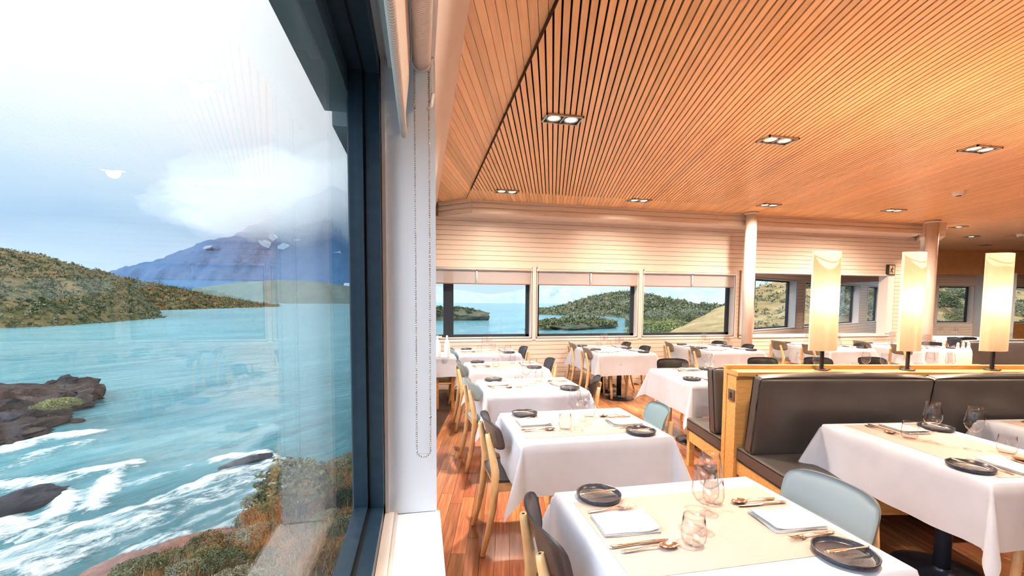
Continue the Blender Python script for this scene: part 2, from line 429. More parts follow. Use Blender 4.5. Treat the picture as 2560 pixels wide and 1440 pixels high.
def siding(parent, p0, d, n, t0, t1, z0, z1, holes, pitch=.083, proud=.012, mat='siding_paint', joined=False):
    z = z0; J = MB(); k = 0
    while z < z1-.01:
        a, b = z+.003, min(z+pitch-.003, z1)
        iv = [(t0, t1, a, b)]
        for (h0, h1, b0, b1) in holes:
            nv = []
            for (s, e2, za, zb) in iv:
                if zb <= b0 or za >= b1 or e2 <= h0 or s >= h1: nv.append((s, e2, za, zb)); continue
                if h0 > s: nv.append((s, h0, za, zb))
                if h1 < e2: nv.append((h1, e2, za, zb))
                if za < b0: nv.append((max(s, h0), min(e2, h1), za, b0))
                if zb > b1: nv.append((max(s, h0), min(e2, h1), b1, zb))
            iv = [q for q in nv if q[1]-q[0] > .01 and q[3]-q[2] > .004]
        for (s, e2, za, zb) in iv:
            if joined: obox(J, p0, d, n, s, e2, -.005, proud, za, zb)
            else:
                m = obox(MB(), (0, 0), d, n, 0, e2-s, -.005, proud, 0, zb-za)
                m.build('siding_board', mat, parent, (p0[0]+d[0]*s, p0[1]+d[1]*s, za))
        z += pitch
    if joined:
        o = J.build('siding', mat, parent); o['kind'] = 'stuff'
def window(name, p0, d, n, t0, t1, z0, z1, depth, frame_w=.07, mull=(), mat='frame_back', lining='white_trim', trim=.035, label=None, lip=.014):
    """dark frame and pane set back by depth behind the wall face, white lining and casing"""
    w = empty(name, (0,0,0), kind='structure', label=label)
    fd = .05
    for nm, (a, b, c, e2) in (('frame_stile', (t0, t0+frame_w, z0, z1)), ('frame_stile', (t1-frame_w, t1, z0, z1)),
                              ('frame_rail', (t0, t1, z0, z0+frame_w*.8)), ('frame_rail', (t0, t1, z1-frame_w*.8, z1))):
        obox(MB(), p0, d, n, a, b, -depth-fd, -depth, c, e2).build(nm, mat, w)
    for (a, b) in mull: obox(MB(), p0, d, n, a, b, -depth-fd, -depth+.01, z0, z1).build('mullion', mat, w)
    obox(MB(), p0, d, n, t0, t1, -depth-fd*.6, -depth-fd*.6+.004, z0, z1).build('pane', 'pane_glass', w)
    if lining:
        for (a, b, c, e2) in ((t0, t0+lip, z0, z1), (t1-lip, t1, z0, z1), (t0, t1, z0, z0+lip), (t0, t1, z1-lip, z1)):
            obox(MB(), p0, d, n, a, b, -depth-fd, .016, c, e2).build('reveal', lining, w)
        if trim:
            for (a, b, c, e2) in ((t0-trim-lip, t0-lip, z0-trim, z1+trim), (t1+lip, t1+trim+lip, z0-trim, z1+trim), (t0-lip, t1+lip, z0-trim-.02, z0-lip), (t0-lip, t1+lip, z1+lip, z1+trim)):
                obox(MB(), p0, d, n, a, b, 0, .02, c, e2).build('casing', lining, w)
    return w

# ---- back wall with three windows and the long inner opening
P_B, N_B = (0, YB), (0, -1)
back_holes = [(.06, 1.94, .885, 2.13), (2.035, 4.0, .885, 2.13), (4.105, 6.065, .885, 2.13), (6.2, 9.95, .885, 2.14)]
wb = wall_core(P_B, (1,0), N_B, -.3, 10.6, 0, ZC, back_holes, .15).build('wall_back', 'siding_joint'); tag(wb, 'horizontal painted siding wall at the back of the dining room', None, None, 'structure')
pad = lambda hs, g=.034: [(a-g, b+g, c-g, e2+g) for a, b, c, e2 in hs]
siding(wb, P_B, (1,0), N_B, 0.02, 10.6, 0.09, 2.97, pad(back_holes))
tag(obox(MB(), P_B, (1,0), N_B, .02, 10.6, 0, .022, 0, .085).build('baseboard_back', 'siding_paint'), None, None, None, 'structure')
for i, (h, mu, lb) in enumerate(((back_holes[0], ((.385, .56),), 'left back window with a wide dark mullion over the lake'),
                             (back_holes[1], (), 'middle back window facing the shrubby island'),
                             (back_holes[2], (), 'right back window facing green bushes and dry slope'))):
    w = window('window_%d' % (i+2), P_B, (1,0), N_B, *h, .11, .075, mu, label=lb)
    if i == 0:
        m = obox(MB(), P_B, (1,0), N_B, .22, .36, -.11, -.085, .90, .925); m.build('handle', 'white_plastic', w)
# long inner opening: white casing all round
w = empty('trim_1', kind='structure', label='white casing around the long inner opening beside the column')
for (a, b, c, e2) in ((6.2, 9.95, .84, .895), (6.2, 9.95, 2.13, 2.17), (9.78, 9.95, .885, 2.14), (6.2, 6.25, .885, 2.14)):
    obox(MB(), P_B, (1,0), N_B, a, b, -.17, .03, c, e2).build('casing', 'white_trim', w)
obox(MB(), P_B, (1,0), N_B, 6.25, 6.29, -.12, -.05, .895, 2.13).build('frame_stile', 'frame_back', w)
# bulkhead beam along the top of the wall
bm_ = MB().prism([(.30, YB-.01), (.82, 7.22), (10.0, 7.22), (10.3, 7.55), (10.3, YB-.01)], 2.965, ZC-.005)
beam = bm_.build('beam', 'siding_paint'); tag(beam, 'boxed siding bulkhead running under the ceiling along the back wall', None, None, 'structure')
for z in (2.97, 3.05, 3.13):
    m = MB(); m.box(0, 9.18, -.012, 0, 0, .066); o = m.build('siding_board', 'siding_paint', beam, (.82, 7.22, z+.004))
    dv = Vector((.82-.30, 7.22-YB+.01, 0)); L = dv.length
    m = MB(); m.box(0, L, -.012, 0, 0, .066); o = m.build('siding_board', 'siding_paint', beam, (.30, YB-.01, z+.004), math.atan2(dv.y, dv.x))
# columns
for (x, y, r, lb, k) in ((5.87, 7.06, .095, 'slim round white column in front of the right back window', 1), (9.85, 6.93, .10, 'round painted column at the end of the back wall', 2)):
    c = empty('column', (x, y, 0), label=lb, cat='column')
    MB().lathe([(r, 0), (r, ZC-.04)], 32, cap1=True).build('shaft', 'column_paint', c)
    MB().lathe([(r*1.18, 0), (r*1.18, .03), (r, .045)], 32).build('base_ring', 'column_paint', c)
    MB().lathe([(r, ZC-.075), (r*1.22, ZC-.06), (r*1.22, ZC-.036)], 32, cap1=True).build('collar', 'column_paint', c)
# exit sign on the back wall
sg = empty('exit_sign', (9.72, YB-.035, 2.15), label='small dark sign with a running figure above the opening', cat='sign')
MB().box(0, .22, 0, .02, 0, .22).build('panel', 'sign_black', sg)
MB().box(.07, .20, -.004, 0, .02, .20).build('field', 'sign_cream', sg)
def fig(pts, r, nm='figure'):
    m = MB()
    for a, b in pts: m.tube([(a[0], -.007, a[1]), (b[0], -.007, b[1])], r, 6)
    return m
m = fig([((.135,.145),(.125,.095)), ((.125,.095),(.155,.07)), ((.155,.07),(.15,.035)), ((.125,.095),(.105,.065)), ((.105,.065),(.08,.06)), ((.137,.14),(.11,.125)), ((.11,.125),(.1,.1)), ((.137,.14),(.162,.12)), ((.162,.12),(.178,.13))], .007)
m.ball((.145,-.007,.168), .014, 8, 6, (1,.4,1)); m.build('figure', 'sign_black', sg)

# ---- left wall: sill wall, piers and the leaning upper wall
XI, XO = .046, -.30
lw = MB()
lwins = [(-4.9, -2.3), (-1.95, 1.455), (1.78, 4.45), (4.78, 7.45)]
XP = -.214
lw.box(XP, XI-.002, -5.2, YB, 0, .845)
cur = -5.2
for a, b in lwins+[(YB, YB)]:
    if a > cur: lw.box(XP, XI, cur, a, .845, 2.30)
    cur = b
ps = [(XO, 2.30), (XI, 2.30), (.275, ZC), (XO, ZC)]
lw.add([(x, -5.2, z) for x, z in ps]+[(x, YB, z) for x, z in ps], [(0,1,2,3), (7,6,5,4), (0,4,5,1), (1,5,6,2), (2,6,7,3), (3,7,4,0)])
wl = lw.build('wall_left', 'soffit_paint'); tag(wl, 'white window wall at left, leaning inward above the windows', None, None, 'structure')
# a white jamb board lines each pier face
for i, (a, b) in enumerate(lwins):
    w = empty('window_1' if i == 1 else 'window_%d' % (20+i), kind='structure', label='big near window at left, dark framed, looking onto the turquoise river' if i == 1 else 'window of the left wall in dark frame')
    fw = .062
    for (y0, y1) in ((a, a+fw), (b-fw, b)):
        MB().box(-.205, -.165, y0, y1, .855, 2.29).build('frame_stile', 'frame_dark', w)
        s = -1 if y1 == b else 1
        MB().box(-.158, -.118, y0+(.012 if s < 0 else 0), y1-(0 if s < 0 else .012), .855, 2.29).build('glazing_stile', 'frame_dark', w)
        MB().box(-.166, -.157, y0+.02, y1-.02, .86, 2.285).build('gasket', 'wire_black', w)
    for (z0, z1) in ((.855, .855+fw), (2.29-fw, 2.29)):
        MB().box(-.205, -.165, a, b, z0, z1).build('frame_rail', 'frame_dark', w)
        MB().box(-.158, -.118, a, b, z0, z1-.012 if z0 < 1 else z1).build('glazing_rail', 'frame_dark', w)
        MB().box(-.166, -.157, a+.02, b-.02, z0+.01, z1-.01).build('gasket', 'wire_black', w)
    MB().box(-.192, -.188, a+.02, b-.02, .87, 2.28).build('pane', 'pane_glass', w)
    MB().box(-.116, -.105, b-.012, b, .86, 2.30).build('bead', 'white_trim', w)
    MB().box(-.105, XI+.002, b-.006, b, .86, 2.30).build('jamb', 'white_paint', w)
    MB().box(-.105, XI+.002, a, a+.006, .86, 2.30).build('jamb', 'white_paint', w)
    MB().box(-.105, XI+.012, a, b, .838, .857).build('sill', 'white_paint', w)
    MB().box(-.117, -.088, a, b, .857, .867).build('sill_bead', 'white_trim', w)
    m = MB(); m.tube([(-.084, a, .858), (-.084, b, .858)], .006, 8); m.build('sill_moulding', 'white_trim', w)
    MB().box(-.30, -.207, a-.1, b+.1, 2.165, 2.30).build('outer_head', 'frame_grey', w)
    MB().box(-.216, -.207, b-.012, b+.05, .85, 2.30).build('outer_bead', 'frame_grey', w)
    MB().box(-.105, XI, a, b, 2.292, 2.304).build('head_board', 'white_trim', w)
    MB().box(-.095, -.06, a, b, 2.268, 2.292).build('blind_track', 'white_trim', w)

# ---- floor boards, 11 degrees off the window wall
OUT = [(-.3, -5.4), (22, -5.4), (22, 9.95), (15.35, 11.15), (16.5, 12.85), (6.6, 8.3), (6.12, 7.84), (-.3, 7.84)]
fl = MB().prism(OUT, -.06, -.004).build('floor', 'joint_shadow_dark'); tag(fl, 'reddish hardwood plank floor', None, None, 'structure')
FB = rad(11); fd_ = (math.sin(FB), math.cos(FB)); fn_ = (math.cos(FB), -math.sin(FB))
planks = []; PW = .0905
rng = random.Random(3)
for i in range(-8, 128):
    p = i*PW - .02; s = -3 - rng.random()*1.2
    while s < 9.5:
        L = rng.choice((.62, .78, .95, 1.15, 1.3, .5))
        cx, cyy = p*fn_[0]+(s+L/2)*fd_[0], p*fn_[1]+(s+L/2)*fd_[1]
        if -.02 < cx < 11.2 and -2.5 < cyy < YB-.02:
            d = Vector((cx, cyy, 0))-Vector((0, 0, 0)); f = d.x*FW.x+d.y*FW.y
            seen = f > .6 and abs((d.x*RT.x+d.y*RT.y)/f*FPX) < 1350 and cx > .02 and f > 1.9
            key = f + (0 if cx < 2.4 else 2.2) + (0 if seen else 50)
            planks.append((key, p, s, L))
        s += L
planks.sort()
FJ = MB()
for k, (key, p, s, L) in enumerate(planks):
    g = .0012
    if k < 300:
        m = MB().box(0, L-g*2, -PW/2+g, PW/2-g, -.014, 0)
        o = m.build('floor_board', 'floor_wood', fl, (p*fn_[0]+s*fd_[0], p*fn_[1]+s*fd_[1], rng.random()*.0006), PI/2-FB)
    else:
        q = [(0, -PW/2+g), (L-g*2, -PW/2+g), (L-g*2, PW/2-g), (0, PW/2-g)]
        FJ.prism([(p*fn_[0]+(s+a)*fd_[0]+b*-fn_[0], p*fn_[1]+(s+a)*fd_[1]+b*-fn_[1]) for a, b in q][::1], -.014, 0)
# boards past the 300 nearest: one part, tone varies by board position
t = NT('floor_wood_far'); t.bsdf((.37,.15,.07), .2)
mpn = t.coord('Object', (1/PW, .9, 1), (0, 0, FB)); vn = t.n('TexVoronoi'); vn.inputs['Scale'].default_value = 1.0; t.l(mpn, vn.inputs['Vector'])
fcol = t.ramp(t.n('SeparateColor').outputs[0], [(.1, (.27,.10,.045)), (.9, (.46,.21,.10))])
t.l(vn.outputs['Color'], [x for x in t.t.nodes if x.bl_idname == 'ShaderNodeSeparateColor'][0].inputs[0]); t.l(fcol, t.b.inputs['Base Color'])
o = FJ.build('floor_boards', 'floor_wood_far', fl); o['kind'] = 'stuff'

# ---- ceiling: backing, closed border boards, open slats
cl = MB().prism(OUT, ZC+.045, ZC+.12).build('ceiling', 'backing_dark'); tag(cl, 'timber ceiling of closed border boards around open slats', None, None, 'structure')
CA = rad(16.8); cd_ = (math.sin(CA), math.cos(CA)); cn_ = (math.cos(CA), -math.sin(CA))
X0S, X1S, Y0S, Y1S = .735, 11.0, -1.6, 6.60
def clip_line(p, x0, x1, y0, y1):
    """range of s so that p*n + s*d stays in the rectangle"""
    lo, hi = -1e9, 1e9
    for o_, dd, a, b in ((p*cn_[0], cd_[0], x0, x1), (p*cn_[1], cd_[1], y0, y1)):
        t0, t1 = (a-o_)/dd, (b-o_)/dd
        lo, hi = max(lo, min(t0, t1)), min(hi, max(t0, t1))
    return lo, hi
def strip_poly(p, hw, x0, x1, y0, y1):
    """strip of half width hw clipped to the rectangle (Sutherland-Hodgman)"""
    poly = [((p-hw)*cn_[0]+s*cd_[0], (p-hw)*cn_[1]+s*cd_[1]) for s in (-30, 30)] + [((p+hw)*cn_[0]+s*cd_[0], (p+hw)*cn_[1]+s*cd_[1]) for s in (30, -30)]
    for ax, lim, sgn in ((0, x0, 1), (0, x1, -1), (1, y0, 1), (1, y1, -1)):
        out = []
        for i in range(len(poly)):
            a, b = poly[i], poly[(i+1) % len(poly)]
            ia, ib = sgn*(a[ax]-lim) >= 0, sgn*(b[ax]-lim) >= 0
            if ia: out.append(a)
            if ia != ib:
                tt = (lim-a[ax])/(b[ax]-a[ax]); out.append((a[0]+(b[0]-a[0])*tt, a[1]+(b[1]-a[1])*tt))
        poly = out
        if len(poly) < 3: return []
    return poly
def strip_piece(name, mat, poly, z0, z1, parent):
    cx = sum(p[0] for p in poly)/len(poly); cy_ = sum(p[1] for p in poly)/len(poly)
    rot = PI/2-CA; c, s = math.cos(-rot), math.sin(-rot)
    lp = [((x-cx)*c-(y-cy_)*s, (x-cx)*s+(y-cy_)*c) for x, y in poly]
    area = sum(lp[i][0]*lp[(i+1) % len(lp)][1]-lp[(i+1) % len(lp)][0]*lp[i][1] for i in range(len(lp)))
    if area < 0: lp = lp[::-1]
    return MB().prism(lp, z0, z1).build(name, mat, parent, (cx, cy_, 0), rot)
SP = .0495
p = -1.62
while p < 11.3:
    poly = strip_poly(p, .0186, X0S, X1S, Y0S, Y1S)
    if poly: strip_piece('ceiling_slat', 'ceiling_slat_wood', poly, ZC-.035, ZC-.012, cl)
    p += SP
BP = .0585
p = -2.35
while p < 2.0:          # left border
    poly = strip_poly(p, BP/2-.0016, .24, X0S-.004, -1.0, 7.7)
    if poly and max(q[1] for q in poly) > .3: strip_piece('ceiling_board', 'ceiling_board_wood', poly, ZC, ZC+.018, cl)
    p += BP
p = -1.62
while p < 9.2:          # border along the back wall
    poly = strip_poly(p, BP/2-.0016, X0S-.004, 11.0, Y1S+.002, 7.7)
    if poly: strip_piece('ceiling_board', 'ceiling_board_wood', poly, ZC-.03, ZC-.012, cl)
    p += BP
MB().box(X0S-.006, X0S, Y0S, Y1S, ZC-.034, ZC+.0).build('shadow_edging', 'joint_shadow_dark', cl)  # edging darkened to stand for the soft shadow line at the step
# boarded ceiling of the neighbouring rooms
o = MB().prism([(11.0, -5.2), (21.6, -5.2), (21.6, 9.9), (15.3, 11.0), (16.2, 12.6), (11.0, 10.2)], ZC-.03, ZC).build('ceiling_panel', 'ceiling_board_wood', cl)
o = MB().box(.2, 11.0, -5.2, Y0S, ZC-.03, ZC).build('ceiling_panel', 'ceiling_board_wood', cl)

# ---- the wing seen through the inner opening
A2 = rad(65.5); D2 = (math.sin(A2), math.cos(A2)); N2 = (D2[1], -D2[0])
q0 = on_w(1890, 760, 10.0); P2 = (q0.x, q0.y)
wing_holes = [(-.1, 2.08, .90, 2.10), (2.62, 4.3, .90, 2.10), (4.85, 6.75, .90, 2.10), (7.55, 9.05, .90, 2.10)]
wg = wall_core(P2, D2, N2, -.75, 9.6, 0, ZC, wing_holes, .2).build('wall_wing', 'siding_joint'); tag(wg, 'angled siding wall of the neighbouring wing', None, None, 'structure')
siding(wg, P2, D2, N2, -.75, 9.6, .05, 2.9, pad(wing_holes), joined=True)
for i, h in enumerate(wing_holes):
    window('window_%d' % (i+5), P2, D2, N2, *h, .16, .06, label='wing window seen through the inner opening, number %d from the column' % (i+1))
# end wall of the wing at the column side
e0 = Vector((P2[0]-.75*D2[0], P2[1]-.75*D2[1]))
ew = MB().hexa([(6.12, YB+.15, 0), (6.27, YB+.15, 0), (e0.x+.1, e0.y, 0), (e0.x-.1, e0.y, 0), (6.12, YB+.15, ZC), (6.27, YB+.15, ZC), (e0.x+.1, e0.y, ZC), (e0.x-.1, e0.y, ZC)]).build('wall_wing_end', 'siding_paint'); ew['kind'] = 'structure'
o = MB().hexa([(6.2, YB+.15, 2.55), (11, YB+.15, 2.55), (16.2, 12.5, 2.55), (6.8, 8.35, 2.55), (6.2, YB+.15, 2.62), (11, YB+.15, 2.62), (16.2, 12.5, 2.62), (6.8, 8.35, 2.62)]).build('ceiling_wing', 'white_paint'); o['kind'] = 'structure'
# ---- far room beyond the second column
rw = wall_core((10.45, YB), (0,1), (1,0), 0, 3.2, 2.05, ZC, [], .15).build('wall_return', 'siding_joint'); tag(rw, 'short return wall behind the second column', None, None, 'structure')
siding(rw, (10.45, YB), (0,1), (1,0), 0, 3.2, 2.06, ZC-.02, [], joined=True)
o = MB().box(10.3, 10.6, YB, YB+.35, 0, 2.05).build('wall_stub', 'siding_paint'); o['kind'] = 'structure'
rb = MB().prism([(10.0, 7.22), (10.3, 7.0), (14.3, 10.4), (13.9, 10.9)], 2.90, ZC-.031).build('beam_return', 'siding_paint'); tag(rb, 'siding bulkhead turning away behind the second column', None, None, 'structure')
A3 = rad(9.5); D3 = (math.cos(A3), -math.sin(A3)); N3 = (-math.sin(A3), -math.cos(A3))
q0 = on_w(2400, 760, 14.0); P3 = (q0.x, q0.y)
far_holes = [(-.75, .42, .93, 2.1), (.60, 1.3, .93, 2.1), (1.75, 3.6, .93, 2.1)]
fw_ = wall_core(P3, D3, N3, -1.3, 5, 0, ZC, far_holes, .2).build('wall_far', 'siding_joint'); tag(fw_, 'pale siding wall of the far room', None, None, 'structure')
siding(fw_, P3, D3, N3, -1.3, 5, .05, ZC-.4, pad(far_holes), joined=True)
for i, h in enumerate(far_holes):
    window('window_%d' % (i+9), P3, D3, N3, *h, .14, .06, label='far room window number %d behind the lamps' % (i+1))
obox(MB(), P3, D3, N3, -1.3, 5, 0, .25, 2.45, ZC).build('beam_far', 'ceiling_board_wood')['kind'] = 'structure'
obox(MB(), P3, D3, N3, .44, .60, 0, 1.0, 0, 2.45).build('wall_fin', 'white_paint')['kind'] = 'structure'
obox(MB(), P3, D3, N3, 1.42, 3.6, .3, .36, 0, .95).build('partition_panel', 'panel_wood')['kind'] = 'structure'
# closing walls out of view
for (nm, b) in (('wall_right', (21.5, 21.7, -5.2, 10.0, 0, ZC)), ('wall_behind', (-.3, 22, -5.4, -5.2, 0, ZC))):
    o = MB().box(*b).build(nm, 'white_paint'); o['kind'] = 'structure'
MB().prism(OUT, ZC+.12, ZC+.3).build('roof', 'dark_metal')['kind'] = 'structure'

# ---- roller blinds
for i, (h, nm) in enumerate(((back_holes[0], 'left'), (back_holes[1], 'middle'), (back_holes[2], 'right'))):
    x0, x1 = h[0]+.005, h[1]-.005
    b = empty('roller_blind', (0, 0, 0), label='pale sheer roller blind half down on the %s back window' % nm, cat='blind', group='blinds of the back wall')
    m = MB(); m.box(x0, x1, YB-.055, YB-.022, 2.115, 2.175); m.build('cassette', 'siding_paint', b)
    m = MB(); m.tube([(x0+.01, YB-.03, 2.095), (x1-.01, YB-.03, 2.095)], .024, 12); m.build('tube', 'blind_weave', b)
    fb_ = MB().box(x0+.02, x1-.02, YB-.012, YB-.010, 1.845, 2.10).build('fabric', 'blind_sheer', b)
    m = MB(); m.tube([(x0+.02, YB-.011, 1.84), (x1-.02, YB-.011, 1.84)], .010, 8); m.build('hem_bar', 'siding_joint', fb_)
    xm = (x0+x1)/2 + (-.05 if i == 0 else .03)
    m = MB(); m.tube([(xm, YB-.035, 1.835), (xm, YB-.035, 2.06)], .012, 8); wd_ = m.build('wand', 'white_plastic', b)
    m = MB(); m.tube([(xm, YB-.035, 2.06), (xm+.004, YB-.035, 2.10)], .011, 8); m.build('hook', 'wire_black', wd_)
    for xx in (x0+.004, x1-.004):
        m = MB(); m.tube([(xx, YB-.03, 2.07), (xx, YB-.03, 2.12)], .018, 8); m.build('bracket', 'white_plastic', b)
# near blind with bead chain
b = empty('roller_blind', (0, 0, 0), label='near woven roller blind rolled up above the big window, with bead chain', cat='blind')
ZT, YE = 2.275, 1.40
n_ = 20
m = MB(); m.tube([(.006, -1.9, ZT), (.006, YE, ZT)], .027, 24); m.build('roll', 'blind_weave', b)
m = MB(); m.grid(1, 6, lambda u, v: (-.024-.022*v, -1.88+(YE-.004+1.88)*u, ZT-.22*v+.01)); m.build('fabric', 'blind_weave', b)
m = MB(); m.tube([(-.047, -1.88, ZT-.222), (-.047, YE-.008, ZT-.222)], .013, 14, (.8, 1)); m.build('hem_bar', 'blind_weave', b)
m = MB(); m.lathe([(.029, 0), (.029, .012)], 20, cap1=True); m.xf(Matrix.Translation((.006, YE, ZT)) @ Matrix.Rotation(-PI/2, 4, 'X')); m.build('end_cap', 'white_plastic', b)
m = MB(); m.box(.035, .041, YE+.005, YE+.03, ZT-.085, ZT+.02); m.tube([(.04, YE+.018, ZT-.085), (.034, YE+.018, ZT-.12), (.024, YE+.016, ZT-.135)], .006, 6); m.build('bracket', 'white_plastic', b)
ch = MB(); ZL = 1.06; xa, xb, yc = -.0155, .0275, YE+.014; pts = []
z = ZT-.02
while z > ZL+.02: pts.append((xa, z)); z -= .0068
r_ = (xb-xa)/2
for k in range(9): a = PI+PI*(k+.5)/9; pts.append(((xa+xb)/2+r_*math.cos(a), ZL+.018+r_*math.sin(a)))
z = ZL+.02
while z < ZT-.02: pts.append((xb, z)); z += .0068
for x, z in pts: ch.ball((x, yc, z), .0031, 6, 4)
ch.ball((xa, yc, ZT-.125), .0048, 8, 6, (1,1,1.5)); ch.ball((xb, yc, 1.185), .0042, 8, 6, (1,1,1.4))
ch.tube([(x, yc, z) for x, z in pts[::6]+[pts[-1]]], .0007, 4); ch.build('bead_chain', 'chain_metal', b)

# ---- ceiling fittings
rows = [(1.235, 3.84, ZC-.035, 'nearest twin downlight, left of the front row', 1), (3.47, 3.86, ZC-.035, 'twin downlight in the middle of the front row', 1), (5.70, 3.62, ZC-.035, 'twin downlight at the right of the front row', 1),
        (1.255, 6.52, ZC-.035, 'twin downlight at the left of the back row', 1), (3.42, 6.60, ZC-.035, 'twin downlight second from left in the back row', 1), (5.66, 6.42, ZC-.035, 'twin downlight beside the slim column top', 1), (8.05, 6.28, ZC-.035, 'twin downlight at the right end of the back row', 1),
        (11.1, 7.32, ZC-.03, 'small downlight behind the second column, nearer one', 2), (13.0, 8.3, ZC-.03, 'small downlight behind the second column, middle one', 2), (15.3, 9.45, ZC-.03, 'unlit small downlight farthest behind the second column', 0),
        (13.4, 5.4, ZC-.03, 'added small downlight in the far room out of the picture', 2), (16.5, 7.2, ZC-.03, 'added unseen small downlight deep in the far room', 2), (10.4, 4.4, ZC-.035, 'added unseen twin downlight right of the second column', 1),  # out-of-view downlights added to brighten the far side
        (1.3, 1.0, ZC-.035, 'added unseen twin downlight above the camera at left', 1), (3.5, 1.0, ZC-.035, 'added unseen twin downlight above the camera in the middle', 1), (5.8, 1.0, ZC-.035, 'added unseen twin downlight above the camera at right', 1), (8.1, 3.6, ZC-.035, 'added unseen twin downlight past the right of the front row', 1)]  # unseen downlights, added for more light in the room
for (x, y, z, lb, lit) in rows:
    twin = lit == 1
    d = empty('downlight', (x, y, z), label=lb, cat='ceiling light', group='recessed ceiling downlights')
    hx, hy = (.17, .092) if twin else (.11, .11)
    m = MB()
    for bx in ((-hx, hx, -hy, -hy+.014), (-hx, hx, hy-.014, hy), (-hx, -hx+.014, -hy, hy), (hx-.014, hx, -hy, hy)): m.box(bx[0], bx[1], bx[2], bx[3], -.016, .002)
    if twin: m.box(-.006, .006, -hy, hy, -.012, .002)
    m.build('bezel', 'brushed_metal', d)
    MB().box(-hx+.006, hx-.006, -hy+.006, hy-.006, -.003, .0).build('housing', 'wire_black', d)
    for cx in ((-.08, .08) if twin else (0,)):
        rg_ = MB().lathe([(.066, -.004), (.063, -.013), (.050, -.006)], 20, (cx, 0, 0), cap0=False).build('reflector_ring', 'reflector', d)
        MB().lathe([(.050, -.006), (.036, -.010), (.001, -.011)], 20, (cx, 0, 0), cap0=False).build('lamp', 'emit_bulb' if lit else 'wire_black', rg_)
    if lit:
        L = bpy.data.lights.new('downlight_beam', 'SPOT'); L.energy = LAMP_W*4*(1.3 if not twin else .5 if y < 2 else 1.4 if x > 7.5 else .75 if x > 5 and y > 6 else .5 if y > 6 else 1.08); L.color = WARM; L.spot_size = rad(168 if y > 6 else 146); L.spot_blend = 1.0; L.shadow_soft_size = .07
        lo = bpy.data.objects.new('downlight_beam', L); COL.objects.link(lo); lo.parent = d; lo.location = (0, 0, -.03)
for (px, py, lb) in ((2397, 480, 'white smoke detector between the downlights'), (2552, 586, 'white smoke detector at the right edge of the ceiling')):
    q = on_z(px, py, ZC-.04)
    d = empty('smoke_detector', (q.x, q.y, ZC-.04), label=lb, cat='detector')
    MB().lathe([(.02, -.055), (.06, -.05), (.07, -.03), (.072, .0), (.085, .003), (.085, .012)], 20).build('body', 'white_plastic', d)
    MB().lathe([(.012, -.062), (.03, -.060), (.032, -.054)], 16).build('sensor', 'wire_black', d)

# ================================================================== FURNITURE
# ---- dining chair: sits facing +x, origin on the floor under the seat
def rr(u, v, n=4.5):
    m = max(abs(u), abs(v))
    if m == 0: return 0, 0
    k = m/((abs(u)**n+abs(v)**n)**(1/n)); return u*k, v*k
def make_chair():
    c = empty('dining_chair')
    # curved plastic backrest
    def sheet(off):
        def f(a, b):
            u, v = rr(a*2-1, b*2-1)
            y = .213*u; z = .708+.088*v
            x = -.205 - .24*(z-.708) + .060*u*u + off - .012*(v if v > 0 else 0)**3
            return (x, y, z)
        return f
    m = MB(); n = 18; k = 8
    m.grid(n, k, sheet(0.005)); m.grid(n, k, sheet(-.005))
    w = (n+1)*(k+1)
    rim = [i for i in range(n+1)]+[j*(n+1)+n for j in range(1, k+1)]+[k*(n+1)+i for i in range(n-1, -1, -1)]+[j*(n+1) for j in range(k-1, 0, -1)]
    for i in range(len(rim)):
        a, b2 = rim[i], rim[(i+1) % len(rim)]; m.smooth.add(len(m.f)); m.f.append((a, b2, b2+w, a+w))
    m.build('backrest', 'plastic_dark', c)
    # seat shell
    m = MB(); n = 16
    def seat(top):
        def f(a, b):
            u, v = rr(a*2-1, b*2-1, 6); x = .015+.215*u; y = (.215-.018*(1-u)*.5)*v
            z = .452 - .010*(1-abs(v)**2)*(1-abs(u)) - .012*max(0, u-.6)**2*6
            return (x, y, z if top else z-.012)
        return f
    m.grid(n, n, seat(True)); m.grid(n, n, seat(False)); w = (n+1)**2
    rim = [i for i in range(n+1)]+[j*(n+1)+n for j in range(1, n+1)]+[n*(n+1)+i for i in range(n-1, -1, -1)]+[j*(n+1) for j in range(n-1, 0, -1)]
    for i in range(len(rim)):
        a, b2 = rim[i], rim[(i+1) % len(rim)]; m.f.append((a, b2, b2+w, a+w))
    m.build('seat', 'plastic_dark', c)
    # wooden apron
    m = MB()
    m.box(.165, .190, -.17, .17, .378, .436); m.box(-.18, -.158, -.165, .165, .385, .436)
    for s in (-1, 1): m.box(-.17, .18, s*.182-.011, s*.182+.011, .382, .436)
    m.build('apron', 'birch_wood', c)
    for s in (-1, 1):
        m = MB(); m.tube([(.178, s*.178, .437), (.184, s*.180, .25), (.196, s*.188, .004)], [.0235, .0215, .0165], 6); m.build('leg', 'birch_wood', c)
        pts = [(-.262, s*.190, .004), (-.226, s*.187, .14), (-.199, s*.184, .28), (-.183, s*.182, .42), (-.183, s*.178, .50), (-.199, s*.160, .60), (-.219, s*.140, .70), (-.224, s*.136, .722)]
        m = MB(); m.tube(pts, [.0155, .0200, .0235, .0255, .0250, .0225, .0185, .0150], 6); rl = m.build('leg', 'birch_wood', c)
        m = MB(); m.lathe([(.006, 0), (.001, .002)], 10, (-.224, s*.136, .7225)); m.build('dowel', 'wire_black', rl)
    return c
proto_chair = make_chair()
CH_MESH = {ch.name.split('.')[0]: ch.data for ch in proto_chair.children}
def plastic_swap(mat):
    sw = {}
    for k in ('backrest', 'seat'):
        me = CH_MESH[k].copy(); me.materials.clear(); me.materials.append(MAT[mat]); sw[k] = me
    return sw
SWAP = {k: plastic_swap('plastic_'+k) for k in ('black', 'navy', 'blue_grey', 'sage', 'mint', 'taupe')}
_used = []
